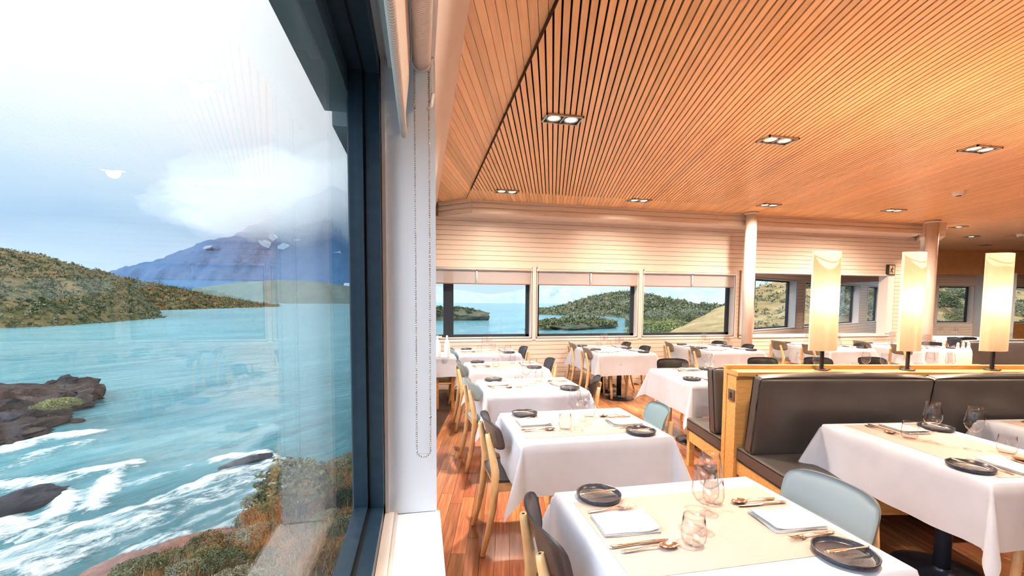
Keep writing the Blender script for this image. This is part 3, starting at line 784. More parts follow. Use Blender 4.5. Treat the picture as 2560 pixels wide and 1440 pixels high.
def chair(x, y, rz, colour, label, group='dining chairs'):
    if not _used: c = proto_chair; _used.append(1)
    else: c = copy_tree(proto_chair)
    if colour != 'dark':
        for ch in c.children:
            k = ch.name.split('.')[0]
            if k in ('backrest', 'seat'): ch.data = SWAP[colour][k]
    c.location = (x, y, 0); c.rotation_euler.z = rz; c.scale = (1, 1, 1.03)
    tag(c, label, 'chair', group); return c

# ---- table and cloth (local x = across the two seats)
def make_table(lx, ly, x, y, rz, label, cols=((0, 0),), metal='black_base'):
    t = empty('dining_table', (x, y, 0), rz, label, 'table', 'pedestal dining tables')
    rbox(lx, ly, .028, .006, 2).xf(Matrix.Translation((0, 0, .718))).build('table_top', 'oak_wood', t)
    for (cx, cy_) in cols:
        MB().lathe([(.038, .02), (.038, .715)], 20, (cx, cy_, 0)).build('pedestal', metal, t)
        MB().lathe([(.235, 0), (.235, .008), (.20, .016), (.045, .024), (.04, .05)], 40, (cx, cy_, 0)).build('base_plate', metal, t)
        MB().box(cx-.22, cx+.22, cy_-.03, cy_+.03, .70, .7175).build('bracket', metal, t)
    return t
def cloth_mesh(lx, ly, ov, seed, dz=0.0, ov_front=None):
    """cloth laid over lx by ly, hanging ov all round, with falling corners"""
    r = random.Random(seed); ph = [r.uniform(0, 6.28) for _ in range(8)]; am = [r.uniform(.5, 1.2) for _ in range(8)]
    hx, hy = lx/2+.004, ly/2+.004; zt = .7515
    def pos(X, Y):
        ax, ay = max(0, abs(X)-hx), max(0, abs(Y)-hy); sx, sy = (1 if X > 0 else -1), (1 if Y > 0 else -1)
        bx, by = max(-hx, min(hx, X)), max(-hy, min(hy, Y))
        if ax == 0 and ay == 0: return (X, Y, zt)
        if ax > 0 and ay == 0:
            d = ax; s = by; k = 0 if sx > 0 else 1
        elif ay > 0 and ax == 0:
            d = ay; s = bx; k = 2 if sy > 0 else 3
        else:
            rho = math.hypot(ax, ay); th = math.atan2(ay, ax); f = rho/ov
            q = min(1, rho/.03); bulge = math.sin(2*th)
            out = .016*q + rho*(.10+.30*bulge**2)
            wob = .02*f*math.sin(6*th+ph[4])
            dx, dy = math.cos(th)**.5 if th < PI/2 else 0, math.sin(th)**.5
            ln = math.hypot(dx, dy); dx, dy = dx/ln, dy/ln
            drop = rho*(.985-.06*bulge) if rho > .02 else rho*rho/.02*.5
            return (sx*(hx+dx*out+wob*dy*.5), sy*(hy+dy*out-wob*dx*.5), zt-drop)
        f = d/ov; wav = (math.sin(s*11*am[k]+ph[k])*.012 + math.sin(s*23*am[k+4]+ph[k+4])*.006)*f
        out = .016*min(1, d/.03) + .055*d + wav
        drop = d if d > .02 else d*d/.02*.5+.0
        drop *= 1-.02*math.sin(s*9+ph[k])
        if ax > 0: return (sx*(hx+out), by, zt-drop)
        return (bx, sy*(hy+out), zt-drop)
    def axis(h, n1):
        o = [-h-ov*(1-i/11) for i in range(11)]+[-h-.02, -h-.01, -h]
        m_ = [-h+2*h*i/n1 for i in range(1, n1)]
        return o+m_+[-q for q in o[::-1]]
    xs, ys = axis(hx, 22), axis(hy, 18)
    m = MB(); nx, ny = len(xs), len(ys)
    m.add([pos(X, Y) for Y in ys for X in xs], [(j*nx+i, j*nx+i+1, (j+1)*nx+i+1, (j+1)*nx+i) for j in range(ny-1) for i in range(nx-1)], True)
    return m
def cloth(lx, ly, ov, seed, x, y, rz, label):
    m = cloth_mesh(lx, ly, ov, seed)
    o = m.build('tablecloth', 'linen', None, (x, y, 0), rz)
    return tag(o, label, 'tablecloth', 'white linen tablecloths')

# ---- tableware prototypes (meshes shared by every copy)
def ribbon(pts, n=6):
    """long thin body: (x, z, half width, half thickness)"""
    m = MB(); o = []
    for x, z, hw, ht in pts:
        for k in range(n):
            a = 2*PI*(k+.5)/n; o.append((x, hw*math.cos(a), z+ht*math.sin(a)))
    L = len(pts)
    m.add(o, [(i*n+k, i*n+(k+1) % n, (i+1)*n+(k+1) % n, (i+1)*n+k) for i in range(L-1) for k in range(n)], True)
    m.f.append(tuple(range(n-1, -1, -1))); m.f.append(tuple((L-1)*n+k for k in range(n)))
    return m
def me_plate():
    m = MB(); m.lathe([(.060, .0), (.080, .002), (.088, .007), (.091, .021), (.0885, .0225), (.0855, .020), (.082, .0085), (.074, .006), (.0, .006)], 40); return m.mesh('plate', 'stoneware')
def me_knife(L=.215):
    return ribbon([(-L/2, .005, .004, .003), (-L/2+.006, .0055, .0078, .0042), (-L/2+.045, .0055, .0070, .0042), (-.012, .0052, .0052, .0036), (-.002, .0052, .0058, .0026), (.012, .005, .0088, .0011), (L/2-.04, .005, .0095, .0010), (L/2-.012, .005, .0062, .0008), (L/2, .005, .001, .0006)], 8).mesh('table_knife', 'steel')
def me_spread(L=.17):
    return ribbon([(-L/2, .003, .0035, .002), (-L/2+.01, .003, .0058, .0026), (-.03, .003, .0042, .0022), (-.005, .0032, .0042, .0016), (.012, .003, .0095, .0010), (L/2-.02, .003, .0105, .0009), (L/2, .003, .003, .0006)], 8).mesh('butter_knife', 'steel')
def me_spoon(L=.20):
    m = ribbon([(-L/2, .004, .004, .0022), (-L/2+.008, .004, .0085, .0028), (-L/2+.05, .006, .0062, .0022), (.0, .013, .0038, .0018), (.028, .012, .0042, .0016), (.036, .010, .007, .0012)], 8)
    def bowl(off):
        def f(a, b):
            r2, th = a, 2*PI*b; ex = .034*r2*math.cos(th); ey = .021*r2*math.sin(th)*(1-.12*math.cos(th))
            return (.066+ex, ey, .011-.009*(1-r2*r2)+off)
        return f
    m.grid(6, 20, bowl(.0)); m.grid(6, 20, bowl(-.0012))
    return m.mesh('table_spoon', 'steel')
def me_fork(L=.195):
    m = ribbon([(-L/2, .004, .004, .0022), (-L/2+.008, .004, .0082, .0028), (-L/2+.05, .006, .006, .0022), (-.005, .012, .0036, .0018), (.022, .011, .0045, .0015), (.034, .008, .011, .0012), (.050, .006, .0125, .0012)], 8)
    for k in range(4):
        y = -.0105+.007*k
        m.tube([(.048, y, .006), (.070, y, .0055), (.088, y*.92, .009), (.0975, y*.9, .0135)], [.0019, .0017, .0014, .0008], 5)
    return m.mesh('table_fork', 'steel')
def me_napkin():
    m = MB(); r = random.Random(5)
    for k, (z0, z1, sx, sy) in enumerate(((0, .0035, .205, .150), (.004, .008, .204, .149), (.0085, .0125, .202, .147))):
        q = rbox(sx, sy, z1-z0, .0016, 2, 0, 5)
        q.v = [(x+.002*math.sin(y*40+k)*(1 if x > 0 else .4), y+.0015*math.sin(x*33+k), z+z0+.0012*math.sin(x*22+y*31)+(.0035*(k+.5)*max(0, x-.06)/.04 if k == 2 else 0)) for x, y, z in q.v]
        q.v = [(x, y, max(z, 0)) for x, y, z in q.v]
        m.add(q.v, q.f, True)
    return m.mesh('napkin', 'napkin_cloth')
def me_wine():
    out = [(.0355, 0), (.0355, .0012), (.02, .004), (.006, .009), (.0036, .02), (.0034, .085), (.0045, .094), (.016, .104), (.033, .120), (.0425, .138), (.0445, .152), (.042, .180), (.037, .210), (.0325, .238)]
    inn = [(.0317, .238), (.0362, .210), (.0412, .180), (.0436, .152), (.0415, .138), (.032, .121), (.015, .1055), (.001, .101)]
    return MB().lathe(out+inn, 28).mesh('wine_glass', 'table_glass')
def me_tumbler():
    out = [(.022, 0), (.031, .004), (.039, .022), (.0405, .04), (.038, .07), (.034, .103)]
    inn = [(.0332, .103), (.0372, .07), (.0396, .04), (.038, .023), (.030, .0075), (.001, .006)]
    return MB().lathe(out+inn, 28).mesh('tumbler', 'table_glass')
ME = dict(side_plate=me_plate(), table_knife=me_knife(), butter_knife=me_spread(), table_spoon=me_spoon(), table_fork=me_fork(), napkin=me_napkin(), wine_glass=me_wine(), tumbler=me_tumbler())
CATS = dict(side_plate='plate', table_knife='knife', butter_knife='knife', table_spoon='spoon', table_fork='fork', napkin='napkin', wine_glass='glass', tumbler='glass')
DESC = dict(side_plate='dark stoneware side plate', table_knife='steel table knife', butter_knife='butter knife on plate', table_spoon='steel table spoon', table_fork='steel table fork', napkin='folded white napkin', wine_glass='clear wine glass', tumbler='stemless clear tumbler')
GRP = dict(side_plate='side plates', table_knife='table knives', butter_knife='butter knives on plates', table_spoon='table spoons', table_fork='table forks', napkin='folded napkins', wine_glass='wine glasses', tumbler='water tumblers')
ZT_ = .7532
def ware(kind, T, lx, ly, rz, where, dz=0.0, tilt=0.0):
    tx, ty, tr = T
    c, s = math.cos(tr), math.sin(tr)
    o = bpy.data.objects.new(kind, ME[kind]); COL.objects.link(o)
    o.location = (tx+c*lx-s*ly, ty+s*lx+c*ly, ZT_+dz); o.rotation_euler = (0, tilt, tr+rz)
    return tag(o, DESC[kind]+' '+where, CATS[kind], GRP[kind])
jr = random.Random(11)
def setting(T, seat, cx, cy_, rz, where, full=True):
    """one place: seat centre (cx, cy_) in table coordinates, diner looking along +x turned by rz"""
    c, s = math.cos(rz), math.sin(rz)
    def put(k, x, y, r=0, dz=0, tilt=0):
        x += jr.uniform(-.006, .006); y += jr.uniform(-.004, .004)
        ware(k, T, cx+c*x-s*y, cy_+s*x+c*y, rz+r, where, dz, tilt)
    pa = jr.uniform(-.15, .15)
    put('side_plate', .0, .268)
    ware('butter_knife', T, cx+c*.0-s*.272, cy_+s*.0+c*.272, rz+.12+pa, where, .0215)
    put('table_fork', .005, .155, jr.uniform(-.03, .12), .0015)
    put('napkin', .005, .045, jr.uniform(-.05, .03), .0012)
    put('table_knife', .0, -.083, jr.uniform(-.04, .06), .0015)
    put('table_spoon', .01, -.122, jr.uniform(-.02, .06), .0015)
def runner(T, lx, ly, label):
    o = rbox(lx, ly, .0014, .0003, 1).build('table_runner', 'runner_weave', None, (T[0], T[1], ZT_-.0012), T[2]); return tag(o, label, 'placemat', 'woven table mats')

# ---- window row: two-seat tables
ROWT = [(1.385, 'nearest window table'), (2.715, 'second window table'), (4.06, 'third window table'), (5.33, 'fourth window table'), (6.84, 'fifth window table')]
LCH = [(1.46, 'dark', 'dark brown'), (2.775, 'dark', 'dark brown'), (4.10, 'sage', 'grey green'), (5.33, 'sage', 'grey green'), (6.75, 'sage', 'grey green')]
RCH = [(1.475, 1.47, 'blue_grey', 'pale blue grey', 0), (1.475, 2.86, 'mint', 'pale mint', -.22), (1.50, 4.10, 'navy', 'dark navy', -.45), (1.43, 5.40, 'navy', 'dark navy', -.1), (1.43, 6.85, 'navy', 'dark navy', 0)]
for i, (y, nm) in enumerate(ROWT):
    x = 1.015
    make_table(.90, .70, x, y, 0, 'pedestal table under white cloth, the '+nm)
    cloth(.90, .70, .29 if i < 4 else .3, 40+i, x, y, 0, 'white linen cloth draped over the '+nm)
    T = (x, y, 0)
    runner(T, .84, .50, 'beige woven mat across the '+nm)
    setting(T, 'L', -.305, 0, 0, 'on window side of the '+nm)
    setting(T, 'R', .305, 0, PI, 'on room side of the '+nm)
    ware('wine_glass', T, -.05, -.055, 0, 'nearer one on the '+nm); ware('wine_glass', T, .05, .06, 0, 'farther one on the '+nm)
    ware('tumbler', T, -.135, -.12, 0, 'nearer one on the '+nm); ware('tumbler', T, .125, .135, 0, 'farther one on the '+nm)
    cy_, col, cn2 = LCH[i]
    chair((.60, .615, .64, .65, .66)[i], cy_, (-.03, .03, .06, .02, 0)[i], col, '%s chair with back to the windows at the %s' % (cn2, nm))
    cx, cy_, col, cn2, rz = RCH[i]
    chair(cx, cy_, PI+rz, col, '%s chair on the room side of the %s' % (cn2, nm))

# ---- four-seat tables under the back windows
def four(x, y, nm, lcol, lname, rcol, rname, seed, lch, rch, ov=.33, ly=1.18):
    make_table(.92, ly, x, y, 0, 'long pedestal table under cloth, the '+nm, ((0, -.32), (0, .32)))
    cloth(.92, ly, ov, seed, x, y, 0, 'white linen cloth over the '+nm)
    T = (x, y, 0)
    for (yy, w) in ((-.30, 'near'), (.30, 'far')):
        setting(T, 'L', -.32, yy-.07, 0, 'at %s left place of the %s' % (w, nm))
        setting(T, 'R', .32, yy+.07, PI, 'at %s right place of the %s' % (w, nm))
        for (dx, dy, q) in ((-.05, -.05, 'left'), (.05, .05, 'right')):
            ware('wine_glass', T, dx, yy+dy, 0, 'at %s %s place of the %s' % (w, q, nm))
            ware('tumbler', T, dx*2.6, yy+dy*1.6, 0, 'at %s %s place of the %s' % (w, q, nm))
    for (cx, cyy, rz, w) in lch: chair(cx, cyy, rz, lcol, '%s chair at %s left place of the %s' % (lname, w, nm))
    for (cx, cyy, rz, w) in rch: chair(cx, cyy, PI+rz, rcol, '%s chair at %s right place of the %s' % (rname, w, nm))
four(3.10, 6.83, 'middle window four-seat table', 'taupe', 'taupe', 'black', 'black', 61, ((2.80, 7.40, -.1, 'far'), (2.76, 6.62, -.1, 'near')), ((3.44, 7.34, -.12, 'far'), (3.44, 6.66, -.12, 'near')))
four(5.04, 6.83, 'slim column four-seat table', 'taupe', 'taupe', 'black', 'black', 62, ((4.62, 7.28, -.28, 'far'), (4.62, 6.50, -.28, 'near')), ((5.32, 7.30, .0, 'far'), (5.40, 6.70, -.3, 'near')))
four(7.32, 6.86, 'four-seat table beyond slim column', 'taupe', 'taupe', 'black', 'black', 63, ((6.90, 7.24, -.1, 'far'), (6.88, 6.50, -.1, 'near')), ((7.62, 7.20, 0, 'far'), (7.62, 6.60, -.5, 'near')))
four(8.98, 6.60, 'four-seat table before second column', 'taupe', 'taupe', 'black', 'black', 64, ((8.52, 6.95, -.2, 'far'), (8.54, 6.25, -.2, 'near')), ((9.33, 6.55, 0, 'far'), (9.33, 6.1, -.1, 'near')))

# ---- bench partition
BA = rad(9.5); BO = (2.35, 2.90); BV = (math.sin(BA), math.cos(BA)); BU = (math.cos(BA), -math.sin(BA))
def bw(u, v): return (BO[0]+BU[0]*u+BV[0]*v, BO[1]+BU[1]*u+BV[1]*v)
ZL_ = 1.06
pt = empty('bench_partition', (*bw(0, 0), 0), -BA, 'oak partition wall between the two back-to-back benches', 'partition')
LEN = 4.2
MB().box(.0, LEN, .0, .17, 0, ZL_-.06).build('core', 'oak_wood', pt)
MB().box(-.012, .0, .0, .135, 0, ZL_-.03).build('end_panel', 'oak_wood', pt)
MB().box(-.018, .0, .13, .178, 0, ZL_-.004).build('end_post', 'oak_wood', pt)
MB().box(-.02, LEN, -.03, .14, ZL_-.06, ZL_-.03).build('ledge', 'oak_wood', pt)
MB().box(-.02, LEN, .135, .185, ZL_-.03, ZL_).build('ledge_lip', 'oak_wood', pt)
sw = empty('wall_socket', (*bw(-.012, .055), .80), -BA, 'bronze switch plate on the end of the oak partition', 'switch')
m = rbox(.085, .085, .010, .003, 2); m.xf(Matrix.Rotation(-PI/2, 4, 'Y')); m.xf(Matrix.Translation((0, 0, .043))); m.build('plate', 'switch_metal', sw)
MB().box(-.0125, -.009, -.012, .012, .02, .062).build('rocker', 'wire_black', sw)
def bench(name, u0, segs, side, label):
    """side -1: seat toward the camera, +1: seat on the far side"""
    b = empty(name, (*bw(0, 0), 0), -BA, label, 'bench')
    v0 = -.005 if side < 0 else .18
    U1 = u0+sum(segs)
    D = .65
    vv = lambda a, c: (v0+side*a, v0+side*c) if side > 0 else (v0+side*c, v0+side*a)
    a, c = vv(.02, D); MB().box(u0+.012, U1, *vv(D-.05, D), .235, .345).build('front_rail', 'oak_wood', b)
    MB().box(u0+.012, u0+.042, *vv(.02, D), .245, .345).build('side_rail', 'oak_wood', b)
    MB().box(u0+.012, U1, *vv(.0, .03), .245, .345).build('back_rail', 'oak_wood', b)
    uu = u0+.015
    while uu < U1:
        MB().box(uu, uu+.05, *vv(D-.055, D-.003), 0, .30).build('leg', 'oak_wood', b); MB().box(uu, uu+.05, *vv(.03, .08), 0, .30).build('leg', 'oak_wood', b); uu += 1.4
    u = u0
    for L in segs:
        m = rbox(L-.006, D+.01, .115, .022, 3, .012, 8); m.xf(Matrix.Translation((u+L/2, v0+side*(D/2+.0), .345))); m.build('seat_cushion', 'leather', b)
        m = rbox(L-.004, .115, .585 if side < 0 else .545, .028, 3, .035, 8)
        m.xf(Matrix.Translation((u+L/2, v0+side*.145, .455)) @ Matrix.Rotation(-side*rad(8.5), 4, 'X')); m.build('back_cushion', 'leather', b)
        u += L
    return b
bench('bench', 0.0, (1.26, 1.45, 1.45), -1, 'grey leather bench with oak frame facing the right foreground tables')
bench('bench', -.02, (1.28, 1.45, 1.45), 1, 'grey leather bench on the far side of the oak partition')

# ---- lamps on the ledge
SH_H, SH_W, SH_D = .765, .118, .055
def lamp(u, rz, label):
    x, y = bw(u, .085)
    L = empty('partition_lamp', (x, y, ZL_-.03), rz, label, 'lamp', 'tall lamps on the partition ledge')
    MB().lathe([(.048, 0), (.048, .006), (.042, .010)], 24, cap1=True).build('base_plate', 'dark_metal', L)
    m = MB(); m.box(-.012, .012, -.007, .007, .008, .30); po_ = m.build('post', 'dark_metal', L)
    m = MB(); m.tube([(.012, -.008, .035), (.016, -.012, .035)], .004, 6); m.build('knob', 'wire_black', po_)
    m = MB(); m.tube([(.012, .0, .012), (.055, -.01, .004), (.085, .0, .003)], .004, 6); m.build('cable', 'wire_black', L)
    z0 = .155
    for s in (-1, 1):
        m = MB()
        def f(a, b2, s=s):
            t = (a*2-1); ext = .012 if s < 0 else 0
            return (t*(SH_W+ext), s*(SH_D*(1-t*t)+.002)+.0, z0+SH_H*b2)
        m.grid(16, 14, f); m.build('shade_panel', 'shade_cloth', L)
    for zz in (z0+.02, z0+SH_H-.02):
        MB().box(-SH_W*.9, SH_W*.9, -.003, .003, zz-.002, zz+.002).build('spreader', 'dark_metal', L)
    zb = z0+SH_H*.52
    m = MB(); m.ball((0, 0, zb), .022, 10, 8, (1, 1, 1.3)); m.build('bulb', 'emit_bulb', L)
    li = bpy.data.lights.new('lamp_bulb', 'POINT'); li.energy = SHADE_W; li.color = (1.0, .80, .52); li.shadow_soft_size = .035
    lo = bpy.data.objects.new('lamp_bulb', li); COL.objects.link(lo); lo.parent = L; lo.location = (0, 0, zb)
    ul = bpy.data.lights.new('added_uplight', 'SPOT'); ul.energy = UPFILL_W*4; ul.color = (1.0, .66, .38); ul.shadow_soft_size = .05; ul.spot_size = rad(165); ul.spot_blend = 1.0  # upward spot added to brighten the ceiling above the lamps
    uo = bpy.data.objects.new('added_uplight', ul); COL.objects.link(uo); uo.parent = L; uo.location = (0, 0, z0+SH_H+.005); uo.rotation_euler = (PI, 0, 0)
lamp(.71, -BA+.12, 'tall lit lamp nearest the end of the partition'); lamp(1.405, -BA+.22, 'tall lit lamp in the middle of the ledge'); lamp(2.10, -BA+.05, 'tall lit lamp at the right edge of the picture'); lamp(2.80, -BA-.22, 'added unseen tall lamp just past the right edge'); lamp(3.50, -BA-.22, 'added unseen tall lamp at the far right of the ledge')  # last two lamps are unseen, added for even ceiling light

# ---- bench tables in the right foreground
def bench_table(x, y, rz, nm, seed, col=None, ov=.31, seats=('bench side', 'chair side'), glasses=True, metal='column_metal'):
    """long side along the diners' line of sight; front diner looks along +v"""
    make_table(.94, .70, x, y, rz+PI/2, 'pedestal table under cloth, the '+nm, metal=metal)
    cloth(.94, .70, ov, seed, x, y, rz+PI/2, 'white linen cloth over the '+nm)
    T = (x, y, rz+PI/2)
    runner(T, .86, .50, 'beige woven mat across the '+nm)
    setting(T, 'F', -.315, 0, 0, 'at %s of the %s' % (seats[1], nm)); setting(T, 'B', .315, 0, PI, 'at %s of the %s' % (seats[0], nm))
    ware('wine_glass', T, -.07, -.055, 0, 'nearer one on the '+nm); ware('wine_glass', T, .06, .05, 0, 'farther one on the '+nm)
    ware('tumbler', T, -.14, -.17, 0, 'nearer one on the '+nm); ware('tumbler', T, .14, .10, 0, 'farther one on the '+nm)
RA = rad(6.5)
bench_table(2.925, 1.90, -RA, 'right foreground bench table', 71)
bench_table(4.09, 1.79, -RA, 'right edge bench table', 72)
chair(2.99, 1.33, PI/2-.12, 'navy', 'dark chair tucked under the right foreground bench table')
chair(4.05, 1.25, PI/2, 'navy', 'dark chair at the right edge bench table')
# far side of the bench
FT = [(3.02, 4.32, 'far bench end table', (3.14, 4.93)), (4.28, 4.18, 'second far bench table', (4.41, 4.86)), (5.06, 4.06, 'third far bench table', (5.18, 4.76)), (5.84, 3.95, 'fourth far bench table', (5.95, 4.66))]
for i, (x, y, nm, ch_) in enumerate(FT):
    bench_table(x, y, -rad(5), nm, 81+i, ov=.33, seats=('chair side', 'bench side'), metal='black_base')
    chair(ch_[0], ch_[1], -PI/2-rad(6), 'black', 'black chair facing the camera at the '+nm)

# ---- side table with bottles by the window, bottles past the partition
def bottle(x, y, z, label):
    b = empty('water_bottle', (x, y, z), 0, label, 'bottle', 'frosted swing-top water bottles')
    MB().lathe([(.036, 0), (.041, .004), (.042, .02), (.042, .155), (.036, .195), (.020, .235), (.0145, .255), (.014, .275)], 24, cap1=True).build('body', 'bottle_frost', b)
    MB().lathe([(.0155, .272), (.0165, .280), (.0155, .287)], 16, cap1=True).build('lip', 'bottle_frost', b)
    sp2 = MB().lathe([(.012, .287), (.0135, .295), (.010, .306), (.004, .31)], 14).build('stopper', 'white_plastic', b)
    m = MB(); m.tube([(.016, 0, .262), (.019, 0, .285), (.010, 0, .309), (0, 0, .313), (-.010, 0, .309), (-.019, 0, .285), (-.016, 0, .262)], .0015, 5); m.build('wire_clip', 'chain_metal', sp2)
st = empty('side_table', (.33, 6.55, 0), 0, 'small wooden side table under white cloth against the window wall', 'table')
sx, sy = .14, .30
rbox(2*sx, 2*sy, .025, .005, 2).xf(Matrix.Translation((0, 0, .722))).build('table_top', 'oak_wood', st)
for a in (-1, 1):
    for b in (-1, 1): MB().box(a*(sx-.03)-.02, a*(sx-.03)+.02, b*(sy-.04)-.02, b*(sy-.04)+.02, 0, .722).build('leg', 'panel_wood', st)
MB().box(-sx+.02, sx-.02, -sy+.03, sy-.03, .36, .38).build('shelf', 'oak_wood', st)
cloth(2*sx, 2*sy, .28, 91, .33, 6.55, 0, 'white linen cloth on the small side table by the window wall')
for (px, lb) in ((1095, 'frosted water bottle on the side table, left one'), (1119, 'frosted water bottle on the side table, right one')):
    q = on_z(px, 897, .7532); bottle(q.x, q.y+.12, ZT_, lb)
sv = empty('service_table', (7.0, 4.45, 0), -BA, 'narrow service table behind the partition holding water bottles', 'table')
rbox(.7, .35, .03, .005, 2).xf(Matrix.Translation((0, 0, .71))).build('table_top', 'oak_wood', sv)
for a in (-1, 1):
    for b in (-1, 1): MB().box(a*.31-.02, a*.31+.02, b*.14-.02, b*.14+.02, 0, .71).build('leg', 'oak_wood', sv)
for (dx, dy, lb) in ((-.235, .09, 'first from left'), (-.175, -.03, 'second from left'), (-.04, .0, 'third from left'), (.10, .03, 'fourth from left')):
    bottle(7.0+dx, 4.45+dy, .74, 'frosted water bottle behind the partition ledge, '+lb)
b2 = empty('bench', (7.75, 4.55, 0), -BA, 'grey leather bench back standing beyond the lamps', 'bench')
m = rbox(1.9, .16, 1.05, .04, 3, .03, 6); m.build('back_cushion', 'leather', b2, (.45, .0, 0))
m = rbox(1.9, .55, .14, .03, 3, .02, 6); m.build('seat_cushion', 'leather', b2, (.45, .32, .32)); MB().box(-.48, 1.38, .08, .58, .0, .32).build('frame', 'oak_wood', b2)
# tables in the far room
for (px, py, nm, sd_) in ((2400, 862, 'table just beyond the bottles', 95), (2375, 843, 'buffet table below the far windows', 96)):
    q = on_z(px, py, .75); big = sd_ == 96
    if not big: q = q+Vector((1.0, -.1, 0))
    make_table(1.5 if big else .95, .8, q.x, q.y, -BA, 'cloth-covered '+nm, ((0, 0),)); cloth(1.5 if big else .95, .8, .4, sd_, q.x, q.y, -BA, 'white linen cloth over the '+nm)
    T = (q.x, q.y, -BA)
    for k in range(4): ware('wine_glass', T, -.4+k*.18, -.1+.12*(k % 2), 0, '%s on the %s' % (('first', 'second', 'third', 'fourth')[k], nm))
    ware('side_plate', T, .25, -.2, 0, 'on the '+nm)
    chair(q.x-.55, q.y-.55, PI/2-.3, 'black', 'black chair in front of the '+nm); chair(q.x+.1, q.y+.75, -PI/2, 'navy', 'dark chair behind the '+nm)

# ================================================================== LANDSCAPE
ZW = -9.0
def nz(x, y, s, oct_=4):
    return mnoise.fractal((x*s, y*s, 3.7), .9, 2.1, oct_)
def interp(pts, x):
    if x <= pts[0][0]: return pts[0][1:]
    for a, b in zip(pts, pts[1:]):
        if x <= b[0]:
            t = (x-a[0])/(b[0]-a[0]); t = t*t*(3-2*t)*.5+t*.5
            return tuple(p+(q-p)*t for p, q in zip(a[1:], b[1:]))
    return pts[-1][1:]
HILLS = {}
def hill(name, pts, mat, label, k=1.35, nx=90, nu=16, rough=.05, wfix=None, keep=False):
    """slope rising from its foot (waterline or wfix distance) to its ridge, then falling away behind"""
    cols = []
    x0, x1 = pts[0][0], pts[-1][0]
    for i in range(nx+1):
        px = x0+(x1-x0)*i/nx; v = interp(pts, px)
        if len(v) == 2:
            if wfix: B = on_w(px, v[0], wfix); wb = wfix
            else: B = on_z(px, v[0], ZW); wb = (B-CAM).dot(FW)
            R = on_w(px, v[1], wb*k)
        else:
            B = on_w(px, v[0], v[2]); R = on_w(px, v[1], v[3])
        hgt = max(.5, R.z-B.z); col = []
        for j in range(nu+1):
            s = j/nu*1.6
            p = B+(R-B)*s
            if s <= 1: z = B.z+(R.z-B.z)*(s**.85)
            else: z = R.z-(s-1)*hgt*1.3
            amp = hgt*rough*(4*s*(1-s) if s < 1 else .5)
            z += amp*2.4*nz(p.x, p.y, 2.2/max(8, hgt*2)) 
            if j == 0: z -= max(.8, hgt*.04)
            col.append((p.x, p.y, z))
        cols.append(col)
    m = MB(); m.add([p for c in cols for p in c], [(i*(nu+1)+j, (i+1)*(nu+1)+j, (i+1)*(nu+1)+j+1, i*(nu+1)+j+1) for i in range(nx) for j in range(nu)], True)
    o = m.build(name, mat); tag(o, label, None, None, 'structure')
    HILLS[name] = (cols, nx, nu); return o
def hill_pt(name, r, smax=1.0, imin=0.0, imax=1.0):
    cols, nx, nu = HILLS[name]
    a = (imin+(imax-imin)*r.random())*nx; b = r.random()*nu/1.6*smax
    i, j = min(nx-1, int(a)), min(nu-1, int(b)); fa, fb = a-i, b-j
    L = lambda p, q, t: tuple(x+(y-x)*t for x, y in zip(p, q))
    return L(L(cols[i][j], cols[i+1][j], fa), L(cols[i][j+1], cols[i+1][j+1], fa), fb)
hill('hill_headland', [(-420,832,560),(-150,826,590),(0,820,617),(90,817,630),(170,813,654),(265,806,683),(335,800,705),(375,797,760),(412,794.5,792)], 'hill_scrub', 'brown scrubby headland rising from the river at far left', 1.45, 120, 20, .05)
hill('hill_far_bank', [(230,778,668),(300,777,690),(380,775.5,706),(450,774,720),(540,771,741),(620,769,754),(700,766.5,764.5)], 'hill_scrub', 'scrubby far bank behind the headland', 1.3, 70, 12, .04)
hill('hill_low', [(430,766,735),(500,766,716),(600,766,704),(700,765,697),(800,764,702),(880,763,715),(960,763,735)], 'low_hill_green', 'low green hill behind the lake', 1.2, 60, 10, .06, wfix=950)
hill('mountain', [(120,770,755),(200,770,710),(265,770,680),(330,770,662),(400,770,645),(460,770,622),(520,770,602),(575,770,588),(640,770,560),(700,770,525),(760,770,500),(830,770,470),(950,770,520),(1050,770,600)], 'mountain_haze_blue', 'mountain coloured haze blue with its summit in cloud', 1.35, 110, 24, .05, wfix=3600)
hill('hill_far_range', [(860,756,706),(1000,757,704),(1083,757,713),(1150,758,724),(1230,758.5,735),(1285,759,728),(1320,759,715),(1345,760,712),(1420,761,702),(1500,762,696),(1600,763,690),(1750,764,688),(1950,765,684)], 'far_range_haze', 'pale far mountain range across the lake', 1.3, 110, 12, .09, wfix=1500)
hill('hill_shore', [(1325,784,779),(1350,786,773),(1400,788,766),(1440,790,753),(1480,790,740),(1530,792,731),(1575,795,728),(1620,799,735),(1680,804,748),(1740,808,760),(1800,812,764),(1950,815,758)], 'shore_scrub', 'bushy hill on the lake shore outside the back windows', 1.5, 90, 14, .05)
hill('slope_dry', [(1600,850,842,22,28),(1660,850,836,22,28),(1700,850,818,22,32),(1750,850,792,22,36),(1800,852,766,22,40),(1850,855,748,20,42),(1900,860,712,20,45),(2000,865,690,18,48),(2150,870,688,18,48),(2300,880,705,20,46),(2450,880,722,24,48),(2650,880,722,26,48),(2900,880,715,26,48)], 'slope_dry', 'dry grassy slope rising beside the building', 1.3, 120, 18, .03)
